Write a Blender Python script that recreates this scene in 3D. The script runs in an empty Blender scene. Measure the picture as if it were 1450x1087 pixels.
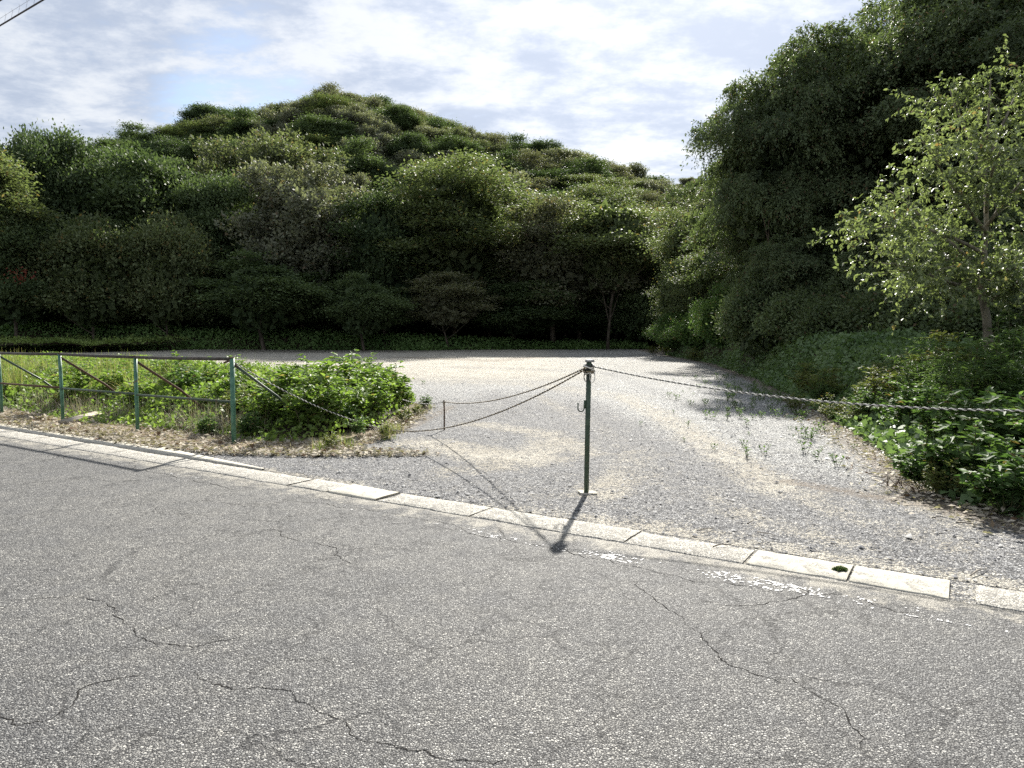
import bpy, math, random
import numpy as np
from mathutils import Vector, noise as mnoise

# ------------------------------------------------------------------ camera, sky, sun, exposure
SC = bpy.context.scene
COL = SC.collection
F, CX, CY, EYE = 1005.0, 725.0, 543.5, 1.5
PITCH = math.atan(73.5 / F)
cam = bpy.data.objects.new('camera', bpy.data.cameras.new('camera'))
COL.objects.link(cam)
cam.data.sensor_width = 36.0
cam.data.lens = 36.0 * F / 1450.0
cam.data.clip_start = 0.05
cam.data.clip_end = 6000
cam.location = (0, 0, EYE)
cam.rotation_euler = (math.pi / 2 - PITCH, 0, 0)
SC.camera = cam

SUN_EL, SUN_AZ = math.radians(34), math.radians(13)      # azimuth clockwise from +Y
W = bpy.data.worlds.new('World'); SC.world = W; W.use_nodes = True
SC.view_settings.view_transform = 'Standard'
SC.view_settings.look = 'None'
SC.view_settings.gamma = 1
SC.view_settings.use_curve_mapping = False
SC.view_settings.exposure = 1.8
SC.cycles.max_bounces = 6
SC.cycles.diffuse_bounces = 3
SC.cycles.glossy_bounces = 2
SC.cycles.transparent_max_bounces = 4
SC.cycles.use_denoising = False


class NT:
    """small helper to write node trees"""
    def __init__(s, tree):
        s.t = tree; s.n = tree.nodes; s.l = tree.links

    def node(s, typ, ins=None, **kw):
        n = s.n.new(typ)
        for k, v in kw.items():
            setattr(n, k, v)
        for k, v in (ins or {}).items():
            if isinstance(v, bpy.types.NodeSocket):
                s.l.new(v, n.inputs[k])
            else:
                n.inputs[k].default_value = v
        return n

    def math(s, op, a, b=0.0, clamp=False):
        return s.node('ShaderNodeMath', {0: a, 1: b}, operation=op, use_clamp=clamp).outputs[0]

    def vmath(s, op, a, b=(0, 0, 0)):
        return s.node('ShaderNodeVectorMath', {0: a, 1: b}, operation=op)

    def noise(s, vec, scale, detail=4, rough=0.55, dist=0.0):
        return s.node('ShaderNodeTexNoise', {'Vector': vec, 'Scale': scale, 'Detail': detail, 'Roughness': rough, 'Distortion': dist})

    def ramp(s, fac, stops, interp='LINEAR'):
        r = s.node('ShaderNodeValToRGB', {'Fac': fac})
        r.color_ramp.interpolation = interp
        e = r.color_ramp.elements
        while len(e) < len(stops):
            e.new(0.5)
        for i, (p, c) in enumerate(stops):
            e[i].position = p
            e[i].color = (c, c, c, 1) if isinstance(c, (int, float)) else (*c, 1)
        return r.outputs['Color']

    def mix(s, fac, a, b, blend='MIX'):
        m = s.node('ShaderNodeMix', data_type='RGBA', blend_type=blend)
        for k, v in ((0, fac), (6, a), (7, b)):
            if isinstance(v, bpy.types.NodeSocket):
                s.l.new(v, m.inputs[k])
            else:
                m.inputs[k].default_value = v if k == 0 else (*v, 1)
        return m.outputs[2]

    def smooth(s, x, lo, hi):
        m = s.node('ShaderNodeMapRange', {'Value': x, 'From Min': lo, 'From Max': hi}, interpolation_type='SMOOTHSTEP')
        return m.outputs[0]


def build_world():
    nt = NT(W.node_tree); nt.n.clear()
    out = nt.node('ShaderNodeOutputWorld')
    sky = nt.node('ShaderNodeTexSky', sky_type='NISHITA', sun_disc=False, sun_elevation=SUN_EL, sun_rotation=SUN_AZ,
                  air_density=1.0, dust_density=0.8, ozone_density=1.6)
    bg_sky = nt.node('ShaderNodeBackground', {'Color': sky.outputs[0], 'Strength': 0.05})
    geo = nt.node('ShaderNodeNewGeometry')
    d = nt.vmath('SCALE', geo.outputs['Incoming']); d.inputs['Scale'].default_value = -1
    d = d.outputs[0]
    sep = nt.node('ShaderNodeSeparateXYZ', {0: d})
    z = nt.math('ADD', nt.math('MAXIMUM', sep.outputs[2], 0.0), 0.16)
    px = nt.math('DIVIDE', sep.outputs[0], z); py = nt.math('DIVIDE', sep.outputs[1], z)
    p = nt.node('ShaderNodeCombineXYZ', {0: px, 1: py, 2: 0.7}).outputs[0]
    # long soft veils
    pv = nt.node('ShaderNodeMapping', {'Vector': p, 'Scale': (0.85, 1.5, 1), 'Rotation': (0, 0, 0.35), 'Location': (3.1, 1.7, 0)}).outputs[0]
    veil = nt.noise(pv, 1.15, 9, 0.60, 0.12).outputs[0]
    # small ripples
    puff = nt.noise(nt.node('ShaderNodeMapping', {'Vector': p, 'Scale': (1, 1.25, 1), 'Location': (9.3, 4.1, 0)}).outputs[0], 4.6, 10, 0.64, 0.06).outputs[0]
    big = nt.noise(p, 0.9, 3, 0.5).outputs[0]
    m = nt.math('ADD', nt.math('MULTIPLY', veil, 0.62), nt.math('MULTIPLY', puff, 0.38))
    # cloud deck opens in a few places
    def hole(u, v, rad, amt):
        x = (u - CX) / F; y = (CY - v) / F
        h = Vector((x, math.cos(PITCH) + y * math.sin(PITCH), y * math.cos(PITCH) - math.sin(PITCH))).normalized()
        dp = nt.node('ShaderNodeVectorMath', {0: d, 1: tuple(h)}, operation='DOT_PRODUCT').outputs['Value']
        return nt.math('MULTIPLY', nt.smooth(dp, math.cos(rad), 1.0), amt)
    opens = hole(360, 150, 0.13, 0.12)
    for a in ((690, 75, 0.11, 0.12), (845, 20, 0.10, 0.11), (30, 20, 0.10, 0.03), (240, 165, 0.09, 0.04), (560, 150, 0.07, 0.05)):
        opens = nt.math('ADD', opens, hole(*a))
    thick = nt.math('SUBTRACT', hole(1000, 110, 0.5, 0.10), opens)
    mm = nt.math('ADD', m, thick)
    mask = nt.smooth(mm, 0.25, 0.45)
    # cloud brightness: brighter where the sun stands behind them, greyer bases
    sd = (math.sin(SUN_AZ) * math.cos(SUN_EL), math.cos(SUN_AZ) * math.cos(SUN_EL), math.sin(SUN_EL))
    sun_dot = nt.node('ShaderNodeVectorMath', {0: d, 1: sd}, operation='DOT_PRODUCT').outputs['Value']
    glow = nt.math('POWER', nt.math('MAXIMUM', sun_dot, 0.0), 9.0)
    shade = nt.smooth(nt.math('ADD', nt.math('MULTIPLY', puff, 0.65), nt.math('MULTIPLY', veil, 0.35)), 0.40, 0.60)
    bright = nt.math('ADD', nt.math('MULTIPLY', shade, 0.085), nt.math('MULTIPLY', glow, 0.065))
    bright = nt.math('ADD', bright, 0.176)
    ccol = nt.mix(shade, (0.82, 0.93, 1.14), (0.97, 1.0, 1.04))
    bg_cl = nt.node('ShaderNodeBackground', {'Color': ccol, 'Strength': bright})
    mx = nt.node('ShaderNodeMixShader', {0: nt.math('MULTIPLY', mask, 0.93), 1: bg_sky.outputs[0], 2: bg_cl.outputs[0]})
    nt.l.new(mx.outputs[0], out.inputs[0])


build_world()
sun = bpy.data.objects.new('sun', bpy.data.lights.new('sun', 'SUN'))
COL.objects.link(sun)
sun.data.energy = 3.9
sun.data.angle = math.radians(1.1)
sun.data.color = (1.0, 0.955, 0.88)
sun.rotation_euler = (math.radians(90) - SUN_EL, 0, math.pi - SUN_AZ)
sun.location = (5, 30, 40)

# ------------------------------------------------------------------ helpers


def at(u, v, z=0.0):
    """point of the horizontal plane z that the pixel u, v of the photograph looks at"""
    x = (u - CX) / F; y = (CY - v) / F
    Y = math.cos(PITCH) + y * math.sin(PITCH); Z = y * math.cos(PITCH) - math.sin(PITCH)
    t = (z - EYE) / Z
    return x * t, Y * t


def up(u, v, Yd):
    """x and z of the point seen at u, v when it stands at depth Yd"""
    x = (u - CX) / F; y = (CY - v) / F
    Y = math.cos(PITCH) + y * math.sin(PITCH); Z = y * math.cos(PITCH) - math.sin(PITCH)
    return x / Y * Yd, EYE + Z / Y * Yd


KD = np.array([0.844, -0.537]); KN = np.array([0.537, 0.844])


def st(s, t):
    p = KD * s + KN * t
    return float(p[0]), float(p[1])


def tag(o, label=None, cat=None, group=None, kind=None):
    if label: o['label'] = label
    if cat: o['category'] = cat
    if group: o['group'] = group
    if kind: o['kind'] = kind
    return o


def link(name, me, mat=None, parent=None):
    o = bpy.data.objects.new(name, me)
    COL.objects.link(o)
    if mat is not None and not me.materials:
        for m in (mat if isinstance(mat, (list, tuple)) else [mat]):
            me.materials.append(m)
    if parent is not None:
        o.parent = parent
    return o


def np_mesh(name, V, Q, attrs=None, smooth=False, face_attrs=None):
    """mesh from an N x 3 vertex array and an M x k face array"""
    V = np.asarray(V, dtype=np.float32); Q = np.asarray(Q, dtype=np.int32)
    me = bpy.data.meshes.new(name)
    k = Q.shape[1]
    me.vertices.add(len(V)); me.vertices.foreach_set('co', V.ravel())
    me.loops.add(Q.size); me.loops.foreach_set('vertex_index', Q.ravel())
    me.polygons.add(len(Q))
    me.polygons.foreach_set('loop_start', np.arange(0, Q.size, k, dtype=np.int32))
    if smooth:
        me.polygons.foreach_set('use_smooth', np.ones(len(Q), dtype=bool))
    me.update(calc_edges=True)
    for an, av in (attrs or {}).items():
        a = me.attributes.new(an, 'FLOAT', 'POINT'); a.data.foreach_set('value', np.asarray(av, dtype=np.float32).ravel())
    for an, av in (face_attrs or {}).items():
        a = me.attributes.new(an, 'FLOAT', 'FACE'); a.data.foreach_set('value', np.asarray(av, dtype=np.float32).ravel())
    return me


def norm(a):
    return a / (np.linalg.norm(a, axis=-1, keepdims=True) + 1e-9)


def leaf_arrays(P, D, N, L, Wd, wide=False, tint=None):
    """leaf blades: P base points, D axis, N face normal, L length, Wd width -> V, Q, tint per face"""
    n = len(P)
    D = norm(D); S = norm(np.cross(D, N)); N = np.cross(S, D)
    L = np.asarray(L).reshape(-1, 1) * np.ones((n, 1)); Wd = np.asarray(Wd).reshape(-1, 1) * np.ones((n, 1))
    if tint is None:
        tint = np.full(n, 0.5)
    if not wide:
        V = np.stack([P, P + D * L * .45 + S * Wd * .5 + N * Wd * .12, P + D * L - N * L * .08, P + D * L * .45 - S * Wd * .5 + N * Wd * .12], 1).reshape(-1, 3)
        Q = (np.arange(n)[:, None] * 4 + np.array([0, 1, 2, 3])[None])
        return V, Q, tint
    tip = P + D * L - N * L * .16
    V = np.stack([P, P + D * L * .25 + S * Wd * .48 + N * Wd * .10, P + D * L * .62 + S * Wd * .38 + N * Wd * .04, tip,
                  P + D * L * .62 - S * Wd * .38 + N * Wd * .04, P + D * L * .25 - S * Wd * .48 + N * Wd * .10], 1).reshape(-1, 3)
    b = np.arange(n)[:, None] * 6
    Q = np.stack([b + np.array([0, 1, 2, 3])[None], b + np.array([0, 3, 4, 5])[None]], 1).reshape(-1, 4)
    return V, Q, np.repeat(tint, 2)


def join(parts):
    Vs, Qs, Ts, o = [], [], [], 0
    for V, Q, T in parts:
        Vs.append(V); Qs.append(Q + o); Ts.append(T); o += len(V)
    return np.concatenate(Vs), np.concatenate(Qs), np.concatenate(Ts)


def rdir(r, n):
    return norm(r.normal(size=(n, 3)))


def tube_arrays(pts, rad, seg=6, cap=True):
    pts = np.asarray(pts, float); n = len(pts)
    rad = np.asarray(rad, float) * np.ones(n)
    T = np.gradient(pts, axis=0); T = norm(T)
    ref = np.tile(np.array([0.0, 0.0, 1.0]), (n, 1))
    if abs(T[:, 2]).mean() > 0.7:
        ref = np.tile(np.array([1.0, 0.0, 0.0]), (n, 1))
    A = norm(np.cross(T, ref)); B = np.cross(T, A)
    a = np.arange(seg) / seg * 2 * math.pi
    V = pts[:, None] + (A[:, None] * np.cos(a)[None, :, None] + B[:, None] * np.sin(a)[None, :, None]) * rad[:, None, None]
    V = V.reshape(-1, 3)
    i = np.arange(n - 1)[:, None]; j = np.arange(seg)[None]
    j2 = (j + 1) % seg
    Q = np.stack([i * seg + j, i * seg + j2, (i + 1) * seg + j2, (i + 1) * seg + j], -1).reshape(-1, 4)
    if cap:
        V = np.concatenate([V, pts[:1], pts[-1:]])
        c0, c1 = len(V) - 2, len(V) - 1
        jj = np.arange(0, seg, 2)
        e0 = np.stack([np.full(len(jj), c0), (jj + 2) % seg, (jj + 1) % seg, jj], -1)
        o = (n - 1) * seg
        e1 = np.stack([np.full(len(jj), c1), o + jj, o + (jj + 1) % seg, o + (jj + 2) % seg], -1)
        Q = np.concatenate([Q, e0, e1])
    return V, Q, np.full(len(Q), .5)


def tube_obj(name, pts, rad, mat, parent=None, seg=8):
    V, Q, _ = tube_arrays(pts, rad, seg)
    return link(name, np_mesh(name, V, Q, smooth=True), mat, parent)


def box_arrays(c, sx, sy, sz, ang=0.0, jit=0.0, r=None, bev=0.0):
    x, y, z = sx / 2, sy / 2, sz / 2
    b = bev
    V = []
    for zz, ins in ((-z, 0), (z - b, 0), (z, b)):
        for a, bb in ((-1, -1), (1, -1), (1, 1), (-1, 1)):
            V.append((a * (x - ins), bb * (y - ins), zz))
    V = np.array(V, float)
    if jit and r is not None:
        V[4:] += r.normal(size=V[4:].shape) * jit
    Q = [(3, 2, 1, 0)]
    for l in (0, 4):
        for k in range(4):
            Q.append((l + k, l + (k + 1) % 4, l + 4 + (k + 1) % 4, l + 4 + k))
    Q.append((8, 9, 10, 11))
    ca, sa = math.cos(ang), math.sin(ang)
    V = np.stack([V[:, 0] * ca - V[:, 1] * sa, V[:, 0] * sa + V[:, 1] * ca, V[:, 2]], 1) + np.array(c)
    return V, np.array(Q), np.full(len(Q), .5)


def empty(name, loc, rz=0.0):
    o = bpy.data.objects.new(name, None); COL.objects.link(o)
    o.empty_display_size = 0.3
    o.location = loc; o.rotation_euler = (0, 0, rz)
    return o


def dup(root):
    r = root.copy(); COL.objects.link(r)
    for ch in list(root.children):
        c = ch.copy(); COL.objects.link(c); c.parent = r
        for g in list(ch.children):
            d = g.copy(); COL.objects.link(d); d.parent = c
    return r


def fbm(x, y, s, seed=0.0, oct=3):
    """cheap vectorised smooth noise, about -1..1"""
    v = np.zeros_like(x, dtype=float); a = 1.0; t = 0
    rr = np.random.default_rng(int(seed * 1000) + 7)
    for o in range(oct):
        for k in range(4):
            th = rr.uniform(0, math.pi * 2); ph = rr.uniform(0, 6.28); f = s * (2 ** o) * rr.uniform(.7, 1.3)
            v += a * .5 * np.sin((x * math.cos(th) + y * math.sin(th)) * f + ph + 1.3 * np.sin((y * math.cos(th) - x * math.sin(th)) * f * .6 + ph * 2))
        t += a; a *= .5
    return v / t


# ------------------------------------------------------------------ materials
def new_mat(name):
    m = bpy.data.materials.new(name); m.use_nodes = True
    nt = NT(m.node_tree); nt.n.clear()
    out = nt.node('ShaderNodeOutputMaterial')
    return m, nt, out


def principled(nt, out, color, rough=0.9, spec=0.3, normal=None, metal=0.0):
    b = nt.node('ShaderNodeBsdfPrincipled', {'Base Color': color if isinstance(color, bpy.types.NodeSocket) else (*color, 1), 'Roughness': rough, 'Metallic': metal})
    b.inputs['Specular IOR Level'].default_value = spec
    if normal is not None:
        nt.l.new(normal, b.inputs['Normal'])
    nt.l.new(b.outputs[0], out.inputs['Surface'])
    return b


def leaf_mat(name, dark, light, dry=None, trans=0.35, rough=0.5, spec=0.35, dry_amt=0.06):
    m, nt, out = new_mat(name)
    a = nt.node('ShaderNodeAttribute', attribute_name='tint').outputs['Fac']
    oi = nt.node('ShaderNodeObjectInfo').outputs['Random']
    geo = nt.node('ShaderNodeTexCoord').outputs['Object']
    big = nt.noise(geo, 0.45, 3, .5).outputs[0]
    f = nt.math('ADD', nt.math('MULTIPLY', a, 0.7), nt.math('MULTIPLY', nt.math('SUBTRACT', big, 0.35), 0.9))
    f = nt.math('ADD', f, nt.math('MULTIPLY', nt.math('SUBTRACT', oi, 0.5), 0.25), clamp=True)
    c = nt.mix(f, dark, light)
    if dry:
        c = nt.mix(nt.smooth(a, 1 - dry_amt - .02, 1 - dry_amt), c, dry)
    b = nt.node('ShaderNodeBsdfPrincipled', {'Base Color': c, 'Roughness': rough})
    b.inputs['Specular IOR Level'].default_value = spec
    tc = nt.mix(1.0, c, (1.15, 1.25, 0.65), 'MULTIPLY')
    t = nt.node('ShaderNodeBsdfTranslucent', {'Color': tc})
    mx = nt.node('ShaderNodeMixShader', {0: trans, 1: b.outputs[0], 2: t.outputs[0]})
    nt.l.new(mx.outputs[0], out.inputs['Surface'])
    return m


def bark_mat(name, a, b, scale=6.0):
    m, nt, out = new_mat(name)
    g = nt.node('ShaderNodeTexCoord').outputs['Object']
    v = nt.node('ShaderNodeMapping', {'Vector': g, 'Scale': (1, 1, .3)}).outputs[0]
    n = nt.noise(v, scale, 6, .6).outputs[0]
    c = nt.mix(nt.smooth(n, .35, .65), a, b)
    bump = nt.node('ShaderNodeBump', {'Height': n, 'Strength': .6, 'Distance': .02})
    principled(nt, out, c, .9, .2, bump.outputs[0])
    return m


def plain_mat(name, a, b, scale=20.0, rough=.7, spec=.3, metal=0.0, bumpd=.002, rust=None, rust_lo=.58):
    m, nt, out = new_mat(name)
    g = nt.node('ShaderNodeTexCoord').outputs['Object']
    n = nt.noise(g, scale, 6, .6).outputs[0]
    c = nt.mix(nt.smooth(n, .3, .7), a, b)
    if rust:
        n2 = nt.noise(g, scale * .45, 8, .7).outputs[0]
        c = nt.mix(nt.smooth(n2, rust_lo, rust_lo + .06), c, rust)
    bump = nt.node('ShaderNodeBump', {'Height': n, 'Strength': .5, 'Distance': bumpd})
    principled(nt, out, c, rough, spec, bump.outputs[0], metal)
    return m


def make_asphalt():
    m, nt, out = new_mat('worn_asphalt')
    g = nt.node('ShaderNodeTexCoord').outputs['Object']
    warp = nt.noise(g, 55, 2, .5)
    gw = nt.vmath('ADD', g, nt.vmath('MULTIPLY', warp.outputs['Color'], (.012, .012, 0)).outputs[0]).outputs[0]
    v1 = nt.node('ShaderNodeTexVoronoi', {'Vector': gw, 'Scale': 102.0, 'Randomness': 1.0}, feature='F1')
    v2 = nt.node('ShaderNodeTexVoronoi', {'Vector': g, 'Scale': 170.0}, feature='F1')
    e1 = nt.node('ShaderNodeTexVoronoi', {'Vector': gw, 'Scale': 102.0}, feature='DISTANCE_TO_EDGE').outputs['Distance']
    fine = nt.noise(g, 320, 3, .7).outputs[0]
    rnd = nt.node('ShaderNodeSeparateColor', {0: v1.outputs['Color']}).outputs[0]
    rnd2 = nt.node('ShaderNodeSeparateColor', {0: v2.outputs['Color']}).outputs[1]
    patch = nt.noise(g, .55, 5, .6).outputs[0]
    mid = nt.noise(g, 5.0, 5, .65).outputs[0]
    stone = nt.ramp(rnd, [(0, (.055, .055, .056)), (.3, (.115, .114, .112)), (.65, (.20, .198, .19)), (.9, (.33, .325, .305)), (1, (.46, .45, .42))])
    stone = nt.mix(nt.math('MULTIPLY', rnd2, .35), stone, (.24, .237, .226))
    gap = nt.smooth(e1, .02, .15)
    c = nt.mix(gap, (.022, .022, .023), stone)
    # wear: traffic-polished pale zones, darker patches toward the edge of the road
    wear = nt.math('ADD', nt.math('MULTIPLY', patch, .55), nt.math('MULTIPLY', mid, .45))
    c = nt.mix(nt.smooth(wear, .36, .66), nt.mix(1.0, c, (.80, .81, .83), 'MULTIPLY'), nt.mix(1.0, c, (1.16, 1.15, 1.11), 'MULTIPLY'))
    tt = nt.node('ShaderNodeVectorMath', {0: g, 1: (float(KN[0]), float(KN[1]), 0)}, operation='DOT_PRODUCT').outputs['Value']
    dn = nt.math('ADD', nt.smooth(tt, 4.05, 4.62), nt.math('MULTIPLY', nt.math('SUBTRACT', mid, .5), 2.2))
    c = nt.mix(nt.math('MULTIPLY', nt.smooth(nt.math('ADD', dn, nt.math('MULTIPLY', rnd, .3)), .75, 1.25), .7), c, (.40, .375, .315))
    stain = nt.smooth(nt.noise(g, .8, 7, .68).outputs[0], .56, .70)
    c = nt.mix(nt.math('MULTIPLY', stain, .30), c, (.07, .068, .066))
    # fine crack network, only in places
    cw = nt.vmath('ADD', g, nt.vmath('MULTIPLY', nt.noise(g, 3.5, 6, .7).outputs['Color'], (.5, .5, 0)).outputs[0]).outputs[0]
    ce = nt.node('ShaderNodeTexVoronoi', {'Vector': cw, 'Scale': 1.35}, feature='DISTANCE_TO_EDGE').outputs['Distance']
    where = nt.smooth(nt.noise(g, 1.1, 3, .6).outputs[0], .36, .55)
    line = nt.math('MULTIPLY', nt.math('SUBTRACT', 1.0, nt.smooth(ce, .002, .009)), where)
    ce2 = nt.node('ShaderNodeTexVoronoi', {'Vector': cw, 'Scale': 3.6}, feature='DISTANCE_TO_EDGE').outputs['Distance']
    near = nt.math('MULTIPLY', nt.smooth(tt, 1.8, 3.6), nt.smooth(nt.noise(g, 2.0, 4, .6).outputs[0], .46, .58))
    line = nt.math('MAXIMUM', line, nt.math('MULTIPLY', nt.math('SUBTRACT', 1.0, nt.smooth(ce2, .004, .018)), near))
    c = nt.mix(nt.math('MULTIPLY', line, .7), c, (.02, .02, .02))
    hgt = nt.math('ADD', nt.math('MULTIPLY', gap, .6), nt.math('MULTIPLY', rnd, .55))
    hgt = nt.math('ADD', hgt, nt.math('MULTIPLY', fine, .35))
    hgt = nt.math('SUBTRACT', hgt, nt.math('MULTIPLY', line, 1.5))
    hgt = nt.math('ADD', hgt, nt.math('MULTIPLY', nt.math('SUBTRACT', 1.0, v1.outputs['Distance']), .8))
    bump = nt.node('ShaderNodeBump', {'Height': hgt, 'Strength': .85, 'Distance': .008})
    principled(nt, out, c, .78, .35, bump.outputs[0])
    return m


def make_lot():
    m, nt, out = new_mat('gravel_and_sand')
    g = nt.node('ShaderNodeTexCoord').outputs['Object']
    sand = nt.node('ShaderNodeAttribute', attribute_name='sand').outputs['Fac']
    white = nt.node('ShaderNodeAttribute', attribute_name='white').outputs['Fac']
    dirt = nt.node('ShaderNodeAttribute', attribute_name='dirt').outputs['Fac']
    v1 = nt.node('ShaderNodeTexVoronoi', {'Vector': g, 'Scale': 62.0}, feature='F1')
    e1 = nt.node('ShaderNodeTexVoronoi', {'Vector': g, 'Scale': 62.0}, feature='DISTANCE_TO_EDGE').outputs['Distance']
    v2 = nt.node('ShaderNodeTexVoronoi', {'Vector': g, 'Scale': 24.0}, feature='F1')
    rnd = nt.node('ShaderNodeSeparateColor', {0: v1.outputs['Color']}).outputs[0]
    rnd2 = nt.node('ShaderNodeSeparateColor', {0: v2.outputs['Color']}).outputs[1]
    n1 = nt.noise(g, 1.1, 6, .62).outputs[0]
    n2 = nt.noise(g, 9.0, 6, .7).outputs[0]
    n3 = nt.noise(g, 45.0, 4, .7).outputs[0]
    gap = nt.smooth(e1, .0, .16)
    stone = nt.ramp(rnd, [(0, (.065, .067, .07)), (.35, (.14, .142, .146)), (.7, (.265, .267, .27)), (1, (.52, .52, .515))])
    stone = nt.mix(nt.math('MULTIPLY', nt.smooth(rnd2, .55, .8), .45), stone, (.36, .36, .355))
    grey = nt.mix(gap, (.05, .05, .052), stone)
    wstone = nt.ramp(rnd, [(0, (.12, .125, .125)), (.3, (.28, .285, .28)), (.65, (.48, .485, .47)), (1, (.74, .74, .72))])
    pale = nt.mix(gap, (.12, .122, .12), wstone)
    wn = nt.math('ADD', white, nt.math('ADD', nt.math('MULTIPLY', nt.math('SUBTRACT', n2, .5), .9), nt.math('ADD', nt.math('MULTIPLY', nt.math('SUBTRACT', n1, .5), .6), nt.math('MULTIPLY', nt.math('SUBTRACT', rnd, .5), .7))))
    c = nt.mix(nt.smooth(wn, .3, .7), grey, pale)
    scol = nt.mix(nt.smooth(nt.math('ADD', nt.math('MULTIPLY', n2, .5), nt.math('MULTIPLY', n1, .5)), .38, .62), (.42, .38, .30), (.60, .565, .475))
    scol = nt.mix(nt.math('MULTIPLY', n3, .45), scol, (.25, .23, .19))
    sn = nt.math('ADD', sand, nt.math('ADD', nt.math('MULTIPLY', nt.math('SUBTRACT', n2, .5), 1.1), nt.math('ADD', nt.math('MULTIPLY', nt.math('SUBTRACT', n3, .5), 1.6), nt.math('MULTIPLY', nt.math('SUBTRACT', rnd, .5), .9))))
    sn = nt.math('ADD', sn, nt.math('MULTIPLY', nt.math('SUBTRACT', nt.noise(g, 3.2, 5, .65).outputs[0], .5), 1.5))
    c = nt.mix(nt.math('MULTIPLY', nt.smooth(sn, .25, .85), .88), c, scol)
    dn = nt.math('ADD', dirt, nt.math('ADD', nt.math('MULTIPLY', nt.math('SUBTRACT', n2, .5), 1.0), nt.math('MULTIPLY', nt.math('SUBTRACT', n3, .5), .6)))
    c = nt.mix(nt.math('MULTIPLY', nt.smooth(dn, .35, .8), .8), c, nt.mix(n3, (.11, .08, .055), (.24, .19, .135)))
    hgt = nt.math('ADD', nt.math('MULTIPLY', gap, .7), nt.math('MULTIPLY', rnd, .6))
    hgt = nt.math('ADD', hgt, nt.math('MULTIPLY', n3, .8))
    bump = nt.node('ShaderNodeBump', {'Height': hgt, 'Strength': .85, 'Distance': .018})
    b2 = nt.node('ShaderNodeBump', {'Height': n2, 'Strength': .5, 'Distance': .05, 'Normal': bump.outputs[0]})
    principled(nt, out, c, .9, .25, b2.outputs[0])
    return m


def make_kerb_mat():
    m, nt, out = new_mat('weathered_kerb_concrete')
    g = nt.node('ShaderNodeTexCoord').outputs['Object']
    n1 = nt.noise(g, 3, 6, .65).outputs[0]
    v = nt.node('ShaderNodeTexVoronoi', {'Vector': g, 'Scale': 85.0}, feature='F1')
    e = nt.node('ShaderNodeTexVoronoi', {'Vector': g, 'Scale': 85.0}, feature='DISTANCE_TO_EDGE').outputs['Distance']
    rnd = nt.node('ShaderNodeSeparateColor', {0: v.outputs['Color']}).outputs[0]
    wear = nt.node('ShaderNodeAttribute', attribute_name='wear').outputs['Fac']
    base = nt.mix(nt.smooth(n1, .35, .65), (.38, .36, .30), (.50, .475, .40))
    st_ = nt.ramp(rnd, [(0, (.16, .155, .145)), (.35, (.40, .385, .34)), (1, (.66, .63, .56))])
    expo = nt.mix(nt.smooth(e, 0, .12), (.14, .135, .12), st_)
    w = nt.math('ADD', wear, nt.math('MULTIPLY', nt.math('SUBTRACT', nt.noise(g, 14, 5, .7).outputs[0], .5), 1.3))
    c = nt.mix(nt.smooth(w, .3, .7), base, expo)
    grime = nt.smooth(nt.noise(g, 5.5, 7, .7).outputs[0], .5, .68)
    c = nt.mix(nt.math('MULTIPLY', grime, .55), c, (.17, .16, .145))
    pit = nt.smooth(nt.noise(g, 38, 2, .5).outputs[0], .70, .74)
    c = nt.mix(pit, c, (.06, .055, .05))
    hgt = nt.math('SUBTRACT', nt.math('MULTIPLY', nt.smooth(e, 0, .2), nt.smooth(w, .2, .8)), pit)
    bump = nt.node('ShaderNodeBump', {'Height': nt.math('ADD', hgt, nt.noise(g, 120, 3, .7).outputs[0]), 'Strength': .7, 'Distance': .006})
    principled(nt, out, c, .9, .25, bump.outputs[0])
    return m


M = {}
M['asphalt'] = make_asphalt()
M['lot'] = make_lot()
M['kerb'] = make_kerb_mat()
M['soil'] = plain_mat('forest_soil', (.030, .024, .017), (.065, .052, .036), 2.0, .95, .1, bumpd=.05)
M['litter'] = plain_mat('dry_litter_soil', (.13, .10, .070), (.30, .245, .18), 22.0, .95, .1, bumpd=.015)
M['crack'] = plain_mat('crack_dirt', (.012, .012, .012), (.03, .028, .026), 60, .95, .05)
M['paint'] = plain_mat('worn_road_paint', (.30, .30, .30), (.66, .66, .65), 55, .7, .3, bumpd=.003)
M['green_paint'] = plain_mat('faded_green_paint', (.035, .115, .07), (.085, .20, .135), 14, .5, .45, bumpd=.001, rust=(.11, .055, .03), rust_lo=.60)
M['dark_green'] = plain_mat('dull_dark_green_paint', (.028, .05, .032), (.055, .085, .05), 18, .5, .45, bumpd=.001, rust=(.07, .042, .025), rust_lo=.56)
M['rust'] = plain_mat('rusted_steel', (.055, .035, .026), (.13, .08, .052), 25, .85, .2, bumpd=.002, rust=(.10, .12, .10), rust_lo=.62)
M['old_rail'] = plain_mat('weathered_brown_pipe', (.04, .035, .030), (.105, .09, .075), 22, .7, .25, bumpd=.002, rust=(.06, .09, .065), rust_lo=.58)
M['steel'] = plain_mat('dull_grey_steel', (.20, .20, .20), (.36, .36, .35), 30, .5, .5, .3)
M['white_strand'] = plain_mat('faded_white_plastic', (.48, .46, .40), (.72, .70, .64), 40, .6, .3)
M['black_strand'] = plain_mat('faded_black_plastic', (.018, .018, .018), (.05, .048, .045), 40, .6, .3)
M['dirty_strand'] = plain_mat('dirty_yellow_plastic', (.16, .12, .07), (.27, .22, .14), 30, .7, .2)
M['cable'] = plain_mat('cable_sheath', (.025, .018, .022), (.05, .035, .04), 5, .6, .3)
M['wood'] = plain_mat('weathered_timber', (.20, .175, .14), (.36, .325, .27), 14, .9, .15, bumpd=.006)
M['bark'] = bark_mat('grey_brown_bark', (.045, .036, .027), (.12, .10, .078))
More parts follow.
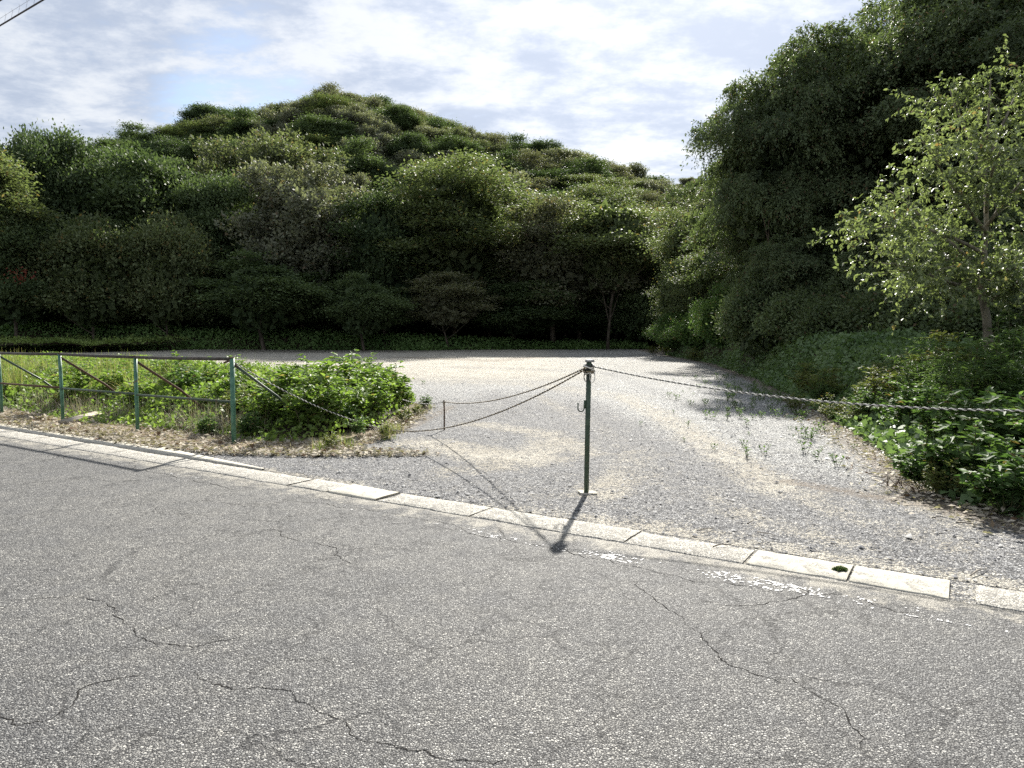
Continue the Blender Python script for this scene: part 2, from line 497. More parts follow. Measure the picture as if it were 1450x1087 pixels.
M['bark_light'] = bark_mat('pale_bark', (.10, .088, .065), (.24, .215, .165), 9)
M['stem'] = plain_mat('green_brown_stem', (.05, .06, .025), (.11, .10, .05), 8, .8, .2)
M['stone_mix'] = None

LM = dict(
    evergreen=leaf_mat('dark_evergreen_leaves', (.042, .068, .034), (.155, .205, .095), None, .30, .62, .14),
    grey=leaf_mat('grey_green_leaves', (.095, .105, .072), (.30, .31, .22), (.20, .16, .11), .30, .62, .14, .1),
    layered=leaf_mat('yellow_green_leaves', (.068, .094, .044), (.200, .232, .120), (.21, .16, .07), .40, .6, .14, .05),
    olive=leaf_mat('olive_leaves', (.074, .092, .050), (.210, .232, .135), (.18, .14, .08), .36, .62, .14, .1),
    brown=leaf_mat('brown_green_leaves', (.09, .095, .062), (.23, .235, .15), (.17, .13, .09), .32, .62, .14, .12),
    vine=leaf_mat('dark_vine_leaves', (.044, .064, .034), (.175, .220, .110), (.12, .09, .05), .34, .58, .14, .05),
    birch=leaf_mat('light_yellow_green_leaves', (.075, .105, .045), (.28, .32, .17), (.24, .16, .08), .36, .5, .4, .07),
    verge=leaf_mat('verge_weed_leaves', (.09, .17, .055), (.25, .37, .13), None, .36, .6, .2),  # greens raised to stand in for sun the forest blocks
    verge_sun_tint=leaf_mat('sun_tinted_verge_leaves', (.13, .20, .06), (.30, .38, .13), None, .40, .6, .14),  # missing sunlight on the strip is put into the leaf colour
    ivy=leaf_mat('creeper_leaves', (.055, .105, .044), (.20, .28, .12), (.13, .10, .04), .34, .55, .3, .03),
    weed=leaf_mat('bright_weed_leaves', (.085, .150, .034), (.24, .32, .085), (.28, .22, .10), .48, .55, .3, .05),
    weed_dark=leaf_mat('green_weed_leaves', (.050, .100, .032), (.145, .22, .075), (.18, .13, .06), .42, .6, .2, .05),
    weed_olive=leaf_mat('olive_weed_leaves', (.085, .11, .036), (.22, .24, .085), (.19, .13, .06), .40, .58, .25, .08),
    fern=leaf_mat('feathery_weed_leaves', (.055, .098, .036), (.145, .21, .080), None, .38, .58, .25),
    grass=leaf_mat('grass_blades', (.090, .125, .038), (.24, .27, .095), (.36, .31, .18), .42, .6, .25, .22),
    straw=leaf_mat('dry_straw', (.27, .235, .185), (.56, .51, .42), (.12, .075, .045), .15, .8, .15, .12),
    red=leaf_mat('red_leaves', (.10, .025, .015), (.20, .05, .03), None, .25, .6, .2),
)

# ------------------------------------------------------------------ setting: terrain
RX = [(-160, 9), (-95, 11), (-78, 14), (-68, 19), (-62, 23), (-56, 28), (-49, 31.5), (-40, 32), (-34, 33), (-29, 36), (-21, 33), (-10, 28.5), (0, 26.5), (10, 25.5),
      (18, 22), (26, 18.5), (34, 15), (60, 14), (160, 12)]


def sstep(t):
    t = np.clip(t, 0, 1); return t * t * (3 - 2 * t)


def edge_right(y):
    """x of the right-hand edge of the gravel lot at depth y"""
    return np.interp(y, [0, 3.5, 4.4, 5.4, 6.3, 8.8, 10.7, 15, 23, 33, 50, 60, 80], [7.5, 5.3, 4.5, 3.95, 3.75, 4.5, 5.0, 6.1, 7.8, 9.2, 9.9, 10.6, 14])


def H(x, y):
    x = np.asarray(x, float); y = np.asarray(y, float)
    R = np.interp(x, [a for a, b in RX], [b for a, b in RX])
    base = 61 - np.clip((-x - 34) * .2, 0, 6)          # the foot of the hill comes nearer on the left
    r = R * sstep((y - base) / 66.0 * .92)
    r = r - np.clip(y - 140, 0, 200) * .06
    # slope behind the right-hand creeper bank
    e = edge_right(y) + 3.5
    side = 9.0 * sstep((x - e) / 26.0) * sstep((y - 8) / 10.0)
    # distant hill seen through the gap
    far = 66 * np.exp(-(((x - 110) / 120) ** 2 + ((y - 420) / 90) ** 2))
    far2 = 40 * np.exp(-(((x + 250) / 260) ** 2 + ((y - 480) / 110) ** 2))
    return np.maximum(np.maximum(r, side), 0) * (y > 5) + far + far2


def build_ground():
    xs = np.concatenate([np.linspace(-1500, -170, 14), np.linspace(-160, 160, 129), np.linspace(170, 1500, 14)])
    ys = np.concatenate([np.linspace(-900, -20, 8), np.linspace(-10, 170, 91), np.linspace(180, 640, 40), np.linspace(700, 3000, 8)])
    X, Y = np.meshgrid(xs, ys)
    Z = H(X, Y) + np.where(Y > 66, fbm(X, Y, .15, 1.0) * .5, 0) - .05
    V = np.stack([X, Y, Z], -1).reshape(-1, 3)
    nx, ny = len(xs), len(ys)
    i = np.arange(ny - 1)[:, None] * nx + np.arange(nx - 1)[None]
    Q = np.stack([i, i + 1, i + nx + 1, i + nx], -1).reshape(-1, 4)
    o = link('ground', np_mesh('ground', V, Q, smooth=True), M['soil'])
    tag(o, 'dark soil under the trees, rising into the wooded hill', kind='structure')


def seg_d(x, y, pts):
    d = np.full(x.shape, 1e9)
    for (ax, ay), (bx, by) in zip(pts[:-1], pts[1:]):
        vx, vy = bx - ax, by - ay
        t = np.clip(((x - ax) * vx + (y - ay) * vy) / (vx * vx + vy * vy + 1e-9), 0, 1)
        d = np.minimum(d, np.hypot(x - ax - t * vx, y - ay - t * vy))
    return d


def blob(x, y, pts, w, soft):
    return 1 - sstep((seg_d(x, y, pts) - w) / soft)


def pp(*px):
    return [at(u, v) for u, v in px]


def lot_masks(x, y):
    sand = np.zeros(x.shape); white = np.zeros(x.shape); dirt = np.zeros(x.shape)
    far = sstep((y - 17) / 9.0)
    leftness = 1 - sstep((x - (-.5 + (y - 17) * .03)) / 6.0)
    sand = np.maximum(sand, far * leftness * .95)
    sand = np.maximum(sand, far * .35)
    # tan tracks and spills nearer the chain
    for pts, w, sf, k in (
        (pp((600, 628), (680, 642), (745, 648)), .10, .75, .78),
        (pp((640, 668), (740, 652), (780, 625)), .05, .5, .68),
        (pp((840, 700), (900, 668), (905, 640)), .10, .32, .72),
        (pp((770, 702), (860, 700)), .03, .16, .8),
        (pp((880, 560), (960, 600), (1040, 650), (1110, 692)), .06, .5, .72),
        (pp((1110, 692), (1230, 735), (1330, 765)), .04, .35, .5),
        (pp((680, 600), (770, 612), (830, 640)), .05, .5, .6),
        (pp((620, 540), (760, 545), (880, 560)), .1, 1.2, .5),
        (pp((900, 740), (1050, 762), (1160, 790), (1400, 822)), .02, .25, .45),
        (pp((1250, 700), (1400, 745)), .05, .4, .5),
        ([st(-3.4, 5.02), st(4.5, 5.02)], .06, .28, .62),
        ([st(-9, 5.0), st(-5, 5.0)], .03, .12, .5),
        (pp((1000, 700), (1080, 740), (1200, 770)), .02, .3, .42),
        (pp((760, 560), (850, 610), (960, 690)), .02, .35, .40),
    ):
        sand = np.maximum(sand, blob(x, y, pts, w, sf) * k)
    er = edge_right(y)
    wl = np.interp(y, [4, 6, 8, 12, 16, 24, 40, 60], [3.6, 2.7, 2.3, 2.0, 1.6, 1.0, 0.0, -2])
    white = sstep((x - wl + .5) / 1.4) * sstep((y - 6.3) / 1.8)
    white = np.maximum(white, sstep((y - 11) / 9) * .65)
    for pts, w, sf, k in ((pp((690, 558), (800, 590), (900, 640), (965, 720)), .16, .35, .6), (pp((860, 528), (1000, 580), (1150, 672), (1300, 755)), .14, .30, .55),
                          (pp((940, 528), (1085, 590), (1230, 668)), .12, .28, .4), (pp((640, 520), (780, 524), (900, 530)), .25, .9, .4), (pp((560, 640), (700, 690), (800, 712)), .2, .4, .5)):
        b = blob(x, y, pts, w, sf) * k
        sand = sand * (1 - b); white = white * (1 - b * .8)
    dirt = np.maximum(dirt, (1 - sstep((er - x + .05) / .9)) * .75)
    dirt = np.maximum(dirt, blob(x, y, pp((1120, 682), (1230, 702), (1290, 712)), .05, .35) * .6)
    dirt = np.maximum(dirt, blob(x, y, pp((930, 590), (1010, 625), (1090, 668)), .02, .3) * .45)
    dirt = np.maximum(dirt, blob(x, y, pp((640, 520), (800, 530), (900, 525)), .2, 1.3) * .30)
    dirt = np.maximum(dirt, blob(x, y, pp((570, 506), (700, 512), (760, 506)), .4, 1.6) * .6)
    dirt = np.maximum(dirt, blob(x, y, pp((430, 640), (520, 622), (590, 600), (640, 575)), .02, .35) * .6)
    return sand, white, dirt


def build_lot():
    # follows the kerb in front, fans out to the far edge
    tl = np.concatenate([np.arange(4.985, 14, .07), np.geomspace(14, 78, 110)])
    V = []
    rows = []
    sl = np.concatenate([np.linspace(-60, -16, 60), np.arange(-15.9, 7, .1), np.linspace(7.2, 60, 60)])
    S, T = np.meshgrid(sl, tl)
    X = KD[0] * S + KN[0] * T; Y = KD[1] * S + KN[1] * T
    Z = fbm(X, Y, .55, 2.0) * .012 * sstep((T - 5) / 2) + fbm(X, Y, .12, 3.0) * .05 * sstep((Y - 12) / 8)
    Z += .10 * np.exp(-((Y - 57) / 1.6) ** 2) * (1 - sstep((X - 2) / 6)) * sstep((X + 30) / 5)
    far = np.interp(X, [-60, -42, -28, -20, -7, 1.5, 14, 30], [42, 54, 57.5, 59, 57, 60.5, 66, 66])
    nx, ny = len(sl), len(tl)
    i = np.arange(ny - 1)[:, None] * nx + np.arange(nx - 1)[None]
    Q = np.stack([i, i + 1, i + nx + 1, i + nx], -1).reshape(-1, 4)
    Xf, Yf = X.ravel(), Y.ravel()
    cxm = Xf[Q].mean(1); cym = Yf[Q].mean(1)
    keep = (cym < far.ravel()[Q].mean(1)) & (cxm < edge_right(cym) + 2.2) & (cym > -30) & (cxm > -75)
    Q = Q[keep]
    V = np.stack([Xf, Yf, Z.ravel()], -1)
    used = np.unique(Q); rem = np.zeros(len(V), int); rem[used] = np.arange(len(used))
    V = V[used]; Q = rem[Q]
    s, w, d = lot_masks(V[:, 0], V[:, 1])
    o = link('gravel_lot', np_mesh('gravel_lot', V, Q, {'sand': s, 'white': w, 'dirt': d}, smooth=True), M['lot'])
    tag(o, 'open gravel and sand lot behind the rope barrier', kind='structure')


def build_road():
    s0, s1, t0, t1 = -120, 120, -4.5, 4.598
    c = [st(s0, t0), st(s1, t0), st(s1, t1), st(s0, t1)]
    nx, ny = 121, 10
    S, T = np.meshgrid(np.linspace(s0, s1, nx), np.linspace(t0, t1, ny))
    X = KD[0] * S + KN[0] * T; Y = KD[1] * S + KN[1] * T
    V = np.stack([X, Y, np.zeros_like(X)], -1).reshape(-1, 3)
    i = np.arange(ny - 1)[:, None] * nx + np.arange(nx - 1)[None]
    Q = np.stack([i, i + 1, i + nx + 1, i + nx], -1).reshape(-1, 4)
    road = link('road', np_mesh('road', V, Q), M['asphalt'])
    tag(road, 'worn grey asphalt road with coarse aggregate and fine cracks', kind='structure')
    # open cracks traced as jagged ribbons
    r = np.random.default_rng(5)
    cr = [[(150, 853), (190, 885), (240, 912), (275, 917), (345, 900)], [(278, 948), (300, 968), (330, 977), (365, 972), (410, 978), (455, 1010), (480, 1018)],
          [(0, 1012), (25, 1028), (60, 1022), (110, 985), (200, 955)], [(480, 1018), (560, 1058), (600, 1062), (640, 1078), (720, 1076)],
          [(990, 895), (1005, 915), (1022, 935), (1040, 945), (1110, 968)], [(990, 850), (1090, 852), (1130, 845), (1150, 832)],
          [(400, 705), (470, 715), (560, 728), (640, 742), (720, 770)], [(550, 742), (590, 740), (620, 733)], [(380, 745), (460, 772), (500, 800)],
          [(0, 640), (100, 652), (210, 668), (330, 695)], [(700, 745), (760, 772), (830, 790), (960, 815), (1080, 838)],
          [(1150, 838), (1240, 858), (1320, 872)], [(0, 850), (70, 846), (150, 853)], [(900, 822), (960, 870), (985, 895)], [(1120, 960), (1190, 1000), (1220, 1060)]]
    for line in cr:
        P = [np.array(at(u, v)) for u, v in line]
        for it in range(5):
            N = [P[0]]
            for a, b in zip(P[:-1], P[1:]):
                d = b - a; L = np.hypot(*d)
                m_ = (a + b) / 2 + np.array([-d[1], d[0]]) * r.normal() * .10
                N += [m_, b]
            P = N
        P = np.array(P); P = P[KN[0] * P[:, 0] + KN[1] * P[:, 1] < 4.57]
        if len(P) < 8: continue
        T_ = norm(np.gradient(P, axis=0)); Nn = np.stack([-T_[:, 1], T_[:, 0]], 1)
        w = (.0010 + .0028 * np.abs(fbm(P[:, 0] * 9, P[:, 1] * 9, 2.0, 4.0)))[:, None]
        w[:6] *= np.linspace(0.1, 1, 6)[:, None]; w[-6:] *= np.linspace(1, .1, 6)[:, None]
        w = w * r.uniform(.5, 1.4, (len(P), 1))
        A = np.c_[P + Nn * w, np.full(len(P), .0015)]; B = np.c_[P - Nn * w, np.full(len(P), .0015)]
        n = len(P); k = np.arange(n - 1)
        link('crack', np_mesh('crack', np.concatenate([A, B]), np.stack([k, k + n, k + n + 1, k + 1], 1)), M['crack'], road)
    # chipped white edge line: surviving flakes of thick paint
    fl = []
    for cs in np.arange(-26, 4, .014):
        for ct in np.arange(4.22, 4.385, .014):
            x, y = st(cs, ct)
            f = mnoise.noise(Vector((cs * 1.7, ct * 3, 3.3))) * .85 + mnoise.noise(Vector((cs * 11, ct * 16, 1.0))) * .6 + mnoise.noise(Vector((cs * 40, ct * 40, 7.0))) * .9
            lo = .56 + (.3 if cs < -3.5 else 0) - (.10 if cs > -2.0 else 0) - (.12 if cs > .5 else 0) - (.5 if -13.2 < cs < -12.6 and ct > 4.27 else 0)
            if f > lo: fl.append((x, y))
    fl = np.array(fl); n = len(fl)
    r6 = r.uniform(.004, .010, (n, 6)); a = np.arange(6) / 6 * 2 * math.pi + r.uniform(0, 1, (n, 1))
    V = np.stack([fl[:, 0:1] + r6 * np.cos(a), fl[:, 1:2] + r6 * np.sin(a), np.full((n, 6), .004)], -1)
    V = np.concatenate([V, np.stack([fl[:, 0:1] + r6 * 1.2 * np.cos(a), fl[:, 1:2] + r6 * 1.2 * np.sin(a), np.full((n, 6), .0)], -1)], 1)
    V[:, :6, 2] += r.uniform(-.002, .0005, (n, 1))
    V = V.reshape(-1, 3); b = np.arange(n)[:, None] * 12
    Q = [b + np.array([0, 1, 2, 3]), b + np.array([0, 3, 4, 5])]
    o = link('edge_line', np_mesh('edge_line', V, np.concatenate(Q)), M['paint'], road)
    tag(o, kind='stuff')


def build_kerb():
    k = empty('kerb', (*st(-2, 4.8), 0)); tag(k, 'low row of worn pale concrete kerb blocks between road and lot', kind='structure')
    r = np.random.default_rng(8)
    ang = math.atan2(KD[1], KD[0])
    def sfor(u, v):
        p = at(u, v); return float(np.dot(KD, p))
    cut = [-30, -26.5, -23, -19.5, -16.4, -13.4, -11.0, -8.9, -7.1, sfor(409, 687)]      # long cast strip left, then short blocks
    x0 = -6.02
    spans = [(a, b, .005, .75) for a, b in zip(cut[:-1], cut[1:])]

    spans += [(sfor(428, 684), sfor(480, 692), .007, .6), (sfor(484, 692), sfor(556, 702), .016, .30), (sfor(560, 702), sfor(690, 722), .006, .7),
              (sfor(691, 722), sfor(902, 757), .006, .75), (sfor(903, 757), sfor(1062, 788), .004, 1.0),
              (sfor(1066, 787), sfor(1206, 810), .007, .42), (sfor(1207, 810), sfor(1346, 834), .007, .40), (sfor(1380, 842), sfor(1560, 870), .006, 1.0)]
    s = spans[-1][1] + .02
    while s < 14:
        spans.append((s, s + 1.5, .02, .7)); s += 1.52
    for a, b, top, wear in spans:
        n = max(3, int((b - a) / .06)); L = b - a
        ss = np.linspace(a + .006, b - .006, n); 
        wfront = 4.612 + .012 * fbm(ss, ss * 0, 5, 1.5) + .006 * fbm(ss, ss * 0, 22, 1.9); wback = 4.955 + .018 * fbm(ss, ss * 0 + 3, 4, 2.5) + .010 * fbm(ss, ss * 0, 20, 2.7)
        if wear > .8: wback = wback - .04 * np.abs(fbm(ss, ss * 0 + 1, 4, 7.5))
        prof = []
        for tt, zz in ((0, -.04), (0, top - .006), (.03, top), (.35, top + .002), (.65, top + .002), (.97, top), (1, top - .008), (1, -.04)):
            T = wfront + (wback - wfront) * tt
            zj = zz + (r.normal(size=n) * .0015 if zz > 0 else 0)
            prof.append(np.stack([KD[0] * ss + KN[0] * T, KD[1] * ss + KN[1] * T, zj * np.ones(n)], 1))
        V = np.concatenate(prof); m_ = len(prof)
        i = np.arange(m_ - 1)[:, None] * n + np.arange(n - 1)[None]
        Q = np.stack([i, i + 1, i + n + 1, i + n], -1).reshape(-1, 4)
        for e in (0, n - 1):
            c = [q * n + e for q in range(m_)]
            q4 = [(c[0], c[1], c[6], c[7]), (c[1], c[2], c[5], c[6]), (c[2], c[3], c[4], c[5])]
            Q = np.concatenate([Q, np.array(q4)])
        cen = V.mean(0); V = V - cen
        o = link('kerb_block', np_mesh('kerb_block', V, Q, {'wear': np.full(len(V), wear)}), M['kerb'], k)
        o.matrix_parent_inverse.identity(); o.location = Vector(cen) - k.location
        if wear < .2: o['label'] = 'cleaner raised pale concrete block'
    q = [st(-60, 4.599), st(40, 4.599), st(40, 4.984), st(-60, 4.984)]
    ss = np.linspace(-60, 40, 200)
    V = np.concatenate([np.stack([KD[0] * ss + KN[0] * t_, KD[1] * ss + KN[1] * t_, -.002 + 0 * ss], 1) for t_ in (4.599, 4.984)]); n = 200; i = np.arange(199)
    o = link('kerb_bed', np_mesh('kerb_bed', V, np.stack([i, i + 1, i + n + 1, i + n], 1), {'sand': np.full(400, .35), 'white': np.full(400, .2), 'dirt': np.full(400, .1)}), M['lot'])
    tag(o, 'gritty bed showing between broken kerb blocks', kind='structure')
    # the back strip along the fence, thinner and dustier
    ss = np.linspace(-30, -6.4, 240)
    w0 = 4.982 + 0 * ss; w1 = np.where(ss < -8.2, 5.20 + .05 * fbm(ss, ss * 0, 1.5, 3.5), 5.20 - (ss + 8.2) * .1)
    A = np.stack([KD[0] * ss + KN[0] * w0, KD[1] * ss + KN[1] * w0, .012 + 0 * ss], 1)
    B = np.stack([KD[0] * ss + KN[0] * w1, KD[1] * ss + KN[1] * w1, .016 + 0 * ss], 1)
    C = B.copy(); C[:, 2] = -.02; D_ = A.copy(); D_[:, 2] = -.02
    V = np.concatenate([D_, A, B, C]); n = len(ss)
    i = np.arange(3)[:, None] * n + np.arange(n - 1)[None]
    Q = np.stack([i, i + 1, i + n + 1, i + n], -1).reshape(-1, 4)
    o = link('footing_strip', np_mesh('footing_strip', V, Q, {'wear': np.full(len(V), .45)}), M['kerb'])
    tag(o, 'narrow dusty concrete strip between kerb and dry litter', kind='structure')


def build_stones():
    """loose stones on the near part of the lot"""
    r = np.random.default_rng(11)
    n = 90000
    # denser toward the camera in world terms: sample in s, t of the kerb frame
    S = r.uniform(-16, 7, n); T = 5.0 + (r.random(n) ** 1.4) * 13
    X = KD[0] * S + KN[0] * T; Y = KD[1] * S + KN[1] * T
    s, w, d = lot_masks(X, Y)
    clump = fbm(X, Y, 1.6, 6.0, 4)
    keep = (X < edge_right(Y) + .2) & (Y > 3.2) & (np.abs(X) < Y * .8 + .6) & (r.random(n) < (.42 + .45 * w - .35 * s + .3 * clump)) & ~((S < -6.5) & (T < 9.5))
    X, Y, w, s = X[keep], Y[keep], w[keep], s[keep]; n = len(X)
    size = r.lognormal(-4.75, .42, n) * (1 + .25 * w)
    size = np.clip(size, .004, .032)
    base = np.array([(1, 0, 0), (0, 1, 0), (-1, 0, 0), (0, -1, 0), (0, 0, 1), (0, 0, -1)], float)
    V = base[None] * r.uniform(.55, 1.25, (n, 6, 1)) + r.normal(size=(n, 6, 3)) * .12
    V[:, :, 2] *= .62
    a = r.uniform(0, 6.28, n); ca, sa = np.cos(a)[:, None], np.sin(a)[:, None]
    vx = V[:, :, 0] * ca - V[:, :, 1] * sa; vy = V[:, :, 0] * sa + V[:, :, 1] * ca
    V = np.stack([vx, vy, V[:, :, 2]], -1) * size[:, None, None]
    V += np.stack([X, Y, size * .30 + .004], -1)[:, None]
    tri = np.array([(0, 1, 4), (1, 2, 4), (2, 3, 4), (3, 0, 4)])
    Q = (np.arange(n)[:, None, None] * 6 + tri[None]).reshape(-1, 3)
    tint = np.repeat(np.clip(r.random(n) * .75 + w * .3, 0, 1), 4)
    m, nt, out = new_mat('loose_stones')
    at_ = nt.node('ShaderNodeAttribute', attribute_name='tint').outputs['Fac']
    c = nt.ramp(at_, [(0, (.075, .075, .08)), (.4, (.17, .17, .175)), (.7, (.32, .32, .31)), (.9, (.45, .44, .40)), (1, (.62, .61, .58))])
    principled(nt, out, c, .85, .25)
    o = link('loose_gravel', np_mesh('loose_gravel', V.reshape(-1, 3), Q, face_attrs={'tint': tint}), m)
    tag(o, 'loose grey and white gravel stones scattered over the lot entrance', kind='stuff')


# ------------------------------------------------------------------ trees
def crown_arrays(seed, style, rx, rz, cz, nb, leaf, nleaf, flat=.6, bough=.36, core=.12, droop=0.0, gap=1.0):
    """hierarchical crown: boughs > twigs > leaves; centre height cz; returns arrays and bough centres"""
    r = np.random.default_rng(seed)
    bc = []
    tries = 0
    while len(bc) < nb and tries < nb * 60:
        tries += 1
        d = rdir(r, 1)[0]
        if d[2] < -.55: continue
        rad = r.uniform(.42, .98) if r.random() < .85 else r.uniform(.1, .45)
        rad *= 1 + .16 * math.sin(3 * math.atan2(d[1], d[0]) + seed) * (1 - abs(d[2]))
        c = np.array([d[0] * rx * rad, d[1] * rx * rad, cz + d[2] * rz * rad])
        if all(np.linalg.norm((c - b) / np.array([rx, rx, rz])) > .20 for b in bc): bc.append(c)
    bc = np.array(bc); nb = len(bc)
    br = r.uniform(.5, 1.3, nb) * bough * (rx + rz) / 2
    ntw = nleaf // 22
    bi = r.choice(nb, ntw, p=(br ** 2) / (br ** 2).sum())
    td = rdir(r, ntw); td[:, 2] = np.where(td[:, 2] < -.25, -td[:, 2] * .7, td[:, 2]); td = norm(td)
    shell = r.uniform(.72, 1.05, ntw)
    fl = np.array([1, 1, flat])
    tp = bc[bi] + td * (br[bi] * shell)[:, None] * fl
    # second-order lumps so the surface breaks into tufts
    lump = r.normal(size=(ntw, 3)) * .07 * br[bi][:, None]
    tp += lump
    far_ = r.random(ntw) < .14
    tp = np.where(far_[:, None], tp + td * (br[bi] * r.uniform(.05, .32, ntw))[:, None] * fl, tp)
    outd = norm((tp - np.array([0, 0, cz - rz * .5])) / np.array([rx, rx, rz]))
    k = 22
    T = np.repeat(tp, k, 0); O = np.repeat(outd, k, 0); BD = np.repeat(td, k, 0)
    n = len(T)
    tl = leaf * 2.3
    if style == 'layered':
        off = r.normal(size=(n, 3)) * np.array([1.3, 1.3, .32]) * tl
        D = norm(O * np.array([1, 1, .1]) + r.normal(size=(n, 3)) * .6 * np.array([1, 1, .3])); N = norm(np.array([0, 0, 1.0]) + r.normal(size=(n, 3)) * .38)
    elif style == 'upright':
        h = r.random(n)[:, None]
        shoot = norm(np.repeat(norm(outd * .5 + np.array([0, 0, .9]) + r.normal(size=(ntw, 3)) * .3), k, 0))
        off = shoot * h * tl * 2.8 + r.normal(size=(n, 3)) * tl * .26
        D = norm(shoot * .7 + r.normal(size=(n, 3)) * .6); N = norm(O + r.normal(size=(n, 3)) * .6)
    elif style == 'droop':
        h = r.random(n)[:, None]
        shoot = norm(np.repeat(outd * np.array([1, 1, .4]) + r.normal(size=(ntw, 3)) * .5 + np.array([0, 0, .15]), k, 0))
        off = shoot * h * tl * 3.0 - np.array([0, 0, 1.0]) * (h ** 2) * tl * 2.4 + r.normal(size=(n, 3)) * tl * .22
        D = norm(shoot * .6 + np.array([0, 0, -.55]) + r.normal(size=(n, 3)) * .45); N = norm(O * .8 + np.array([0, 0, .5]) + r.normal(size=(n, 3)) * .5)
    else:
        off = r.normal(size=(n, 3)) * tl * .75
        D = norm(O * .5 + BD * .5 + r.normal(size=(n, 3)) * .7); N = norm(BD * .6 + np.array([0, 0, .7]) + r.normal(size=(n, 3)) * .5)
    P = T + off
    ts = np.repeat(r.random(ntw), k)
    tint = np.clip(ts * .45 + r.random(n) * .35 + np.repeat(r.random(nb)[bi], k) * .25, 0, 1)
    tint = np.where(r.random(n) < .04, 1.0, tint * .93)
    L = leaf * r.uniform(.7, 1.35, n)
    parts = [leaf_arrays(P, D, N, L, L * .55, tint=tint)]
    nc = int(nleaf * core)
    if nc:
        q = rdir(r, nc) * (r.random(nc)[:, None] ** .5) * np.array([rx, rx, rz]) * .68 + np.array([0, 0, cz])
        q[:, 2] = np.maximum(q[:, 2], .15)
        parts.append(leaf_arrays(q, rdir(r, nc), rdir(r, nc), leaf * 3.2, leaf * 2.2, tint=r.random(nc) * .3))  # oversized dark leaves added inside the crown to block light
    return join(parts), bc


def trunk_arrays(seed, bc, base_r, cz, rz, lean=0.0, forks=9, seg=7, fork_h=None):
    r = np.random.default_rng(seed + 99)
    top = np.array([r.normal() * .3 + lean, r.normal() * .3, cz + rz * .25])
    n = 9; t = np.linspace(0, 1, n)[:, None]
    mid = top * .5 + np.array([r.normal() * .25 - lean * .3, r.normal() * .25, 0])
    pts = (1 - t) ** 2 * np.array([0, 0, -.25]) + 2 * t * (1 - t) * mid + t ** 2 * top
    rad = base_r * (1 - t[:, 0] * .72); rad[0] *= 1.35
    parts = [tube_arrays(pts, rad, seg)]
    for b in bc[np.argsort(np.linalg.norm(bc, axis=1))][:forks * 2:2] if len(bc) > forks * 2 else bc[:forks]:
        k = r.uniform(.25, .8) if fork_h is None else r.uniform(*fork_h)
        i = int(k * (n - 1)); s = pts[i]
        m_ = s * .5 + b * .5 + np.array([0, 0, -.12 * np.linalg.norm(b - s)]) + r.normal(size=3) * .12
        tt = np.linspace(0, 1, 7)[:, None]
        q = (1 - tt) ** 2 * s + 2 * tt * (1 - tt) * m_ + tt ** 2 * b
        parts.append(tube_arrays(q, rad[i] * .55 * (1 - tt[:, 0] * .85), 5))
        for z in range(2):
            e = b + r.normal(size=3) * .35 * np.linalg.norm(b - s) * .5
            st0 = q[4]
            parts.append(tube_arrays(st0 + (e - st0) * np.linspace(0, 1, 4)[:, None], rad[i] * .2 * (1 - np.linspace(0, .8, 4)), 4))
    return join(parts)


class Kind:
    """a kind of tree: shared trunk and crown meshes"""
    def __init__(s, name, seed, style, mat, h, w, crown_lo, nb, leaf, nleaf, bark='bark', trunk=.22, lean=0.0, forks=8, **kw):
        s.h, s.w = h, w
        rz = (h - crown_lo) / 2 * .86; cz = (h + crown_lo) / 2
        (V, Q, T), bc = crown_arrays(seed, style, w / 2 * .80, rz, cz, nb, leaf, nleaf, **kw)
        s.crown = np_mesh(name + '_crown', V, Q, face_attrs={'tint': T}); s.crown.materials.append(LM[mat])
        V2, Q2, _ = trunk_arrays(seed, bc, trunk, cz, rz, lean, forks)
        s.trunk = np_mesh(name + '_trunk', V2, Q2, smooth=True); s.trunk.materials.append(M[bark])
        s.h = float(np.percentile(V[:, 2], 99.7)); s.w = float(np.percentile(V[:, 0], 99.5) - np.percentile(V[:, 0], .5))
        s.proto = None
        s.name = name

    def put(s, name, x, y, z, sxy, sz, rz, label, cat='tree', group=None):
        if s.proto is None:
            o = empty(name, (x, y, z)); link('trunk', s.trunk, None, o); link('crown', s.crown, None, o); s.proto = o
        else:
            o = dup(s.proto); o.name = name
            if 'group' in o: del o['group']
        o.location = (x, y, z); o.rotation_euler = (0, 0, rz); o.scale = (sxy, sxy, sz)
        return tag(o, label, cat, group)


def put_px(kind, name, u, vtop, wpx, Y, label, rz=None, group=None, r=random, cat='tree', dz=0.0):
    x, ztop = up(u, vtop, Y)
    g = float(H(x, Y)) - .1 + dz
    sxy = wpx / F * Y / kind.w; sz = (ztop - g) / kind.h
    return kind.put(name, x, Y, g, sxy, sz, r.uniform(0, 6.28) if rz is None else rz, label, cat, group)


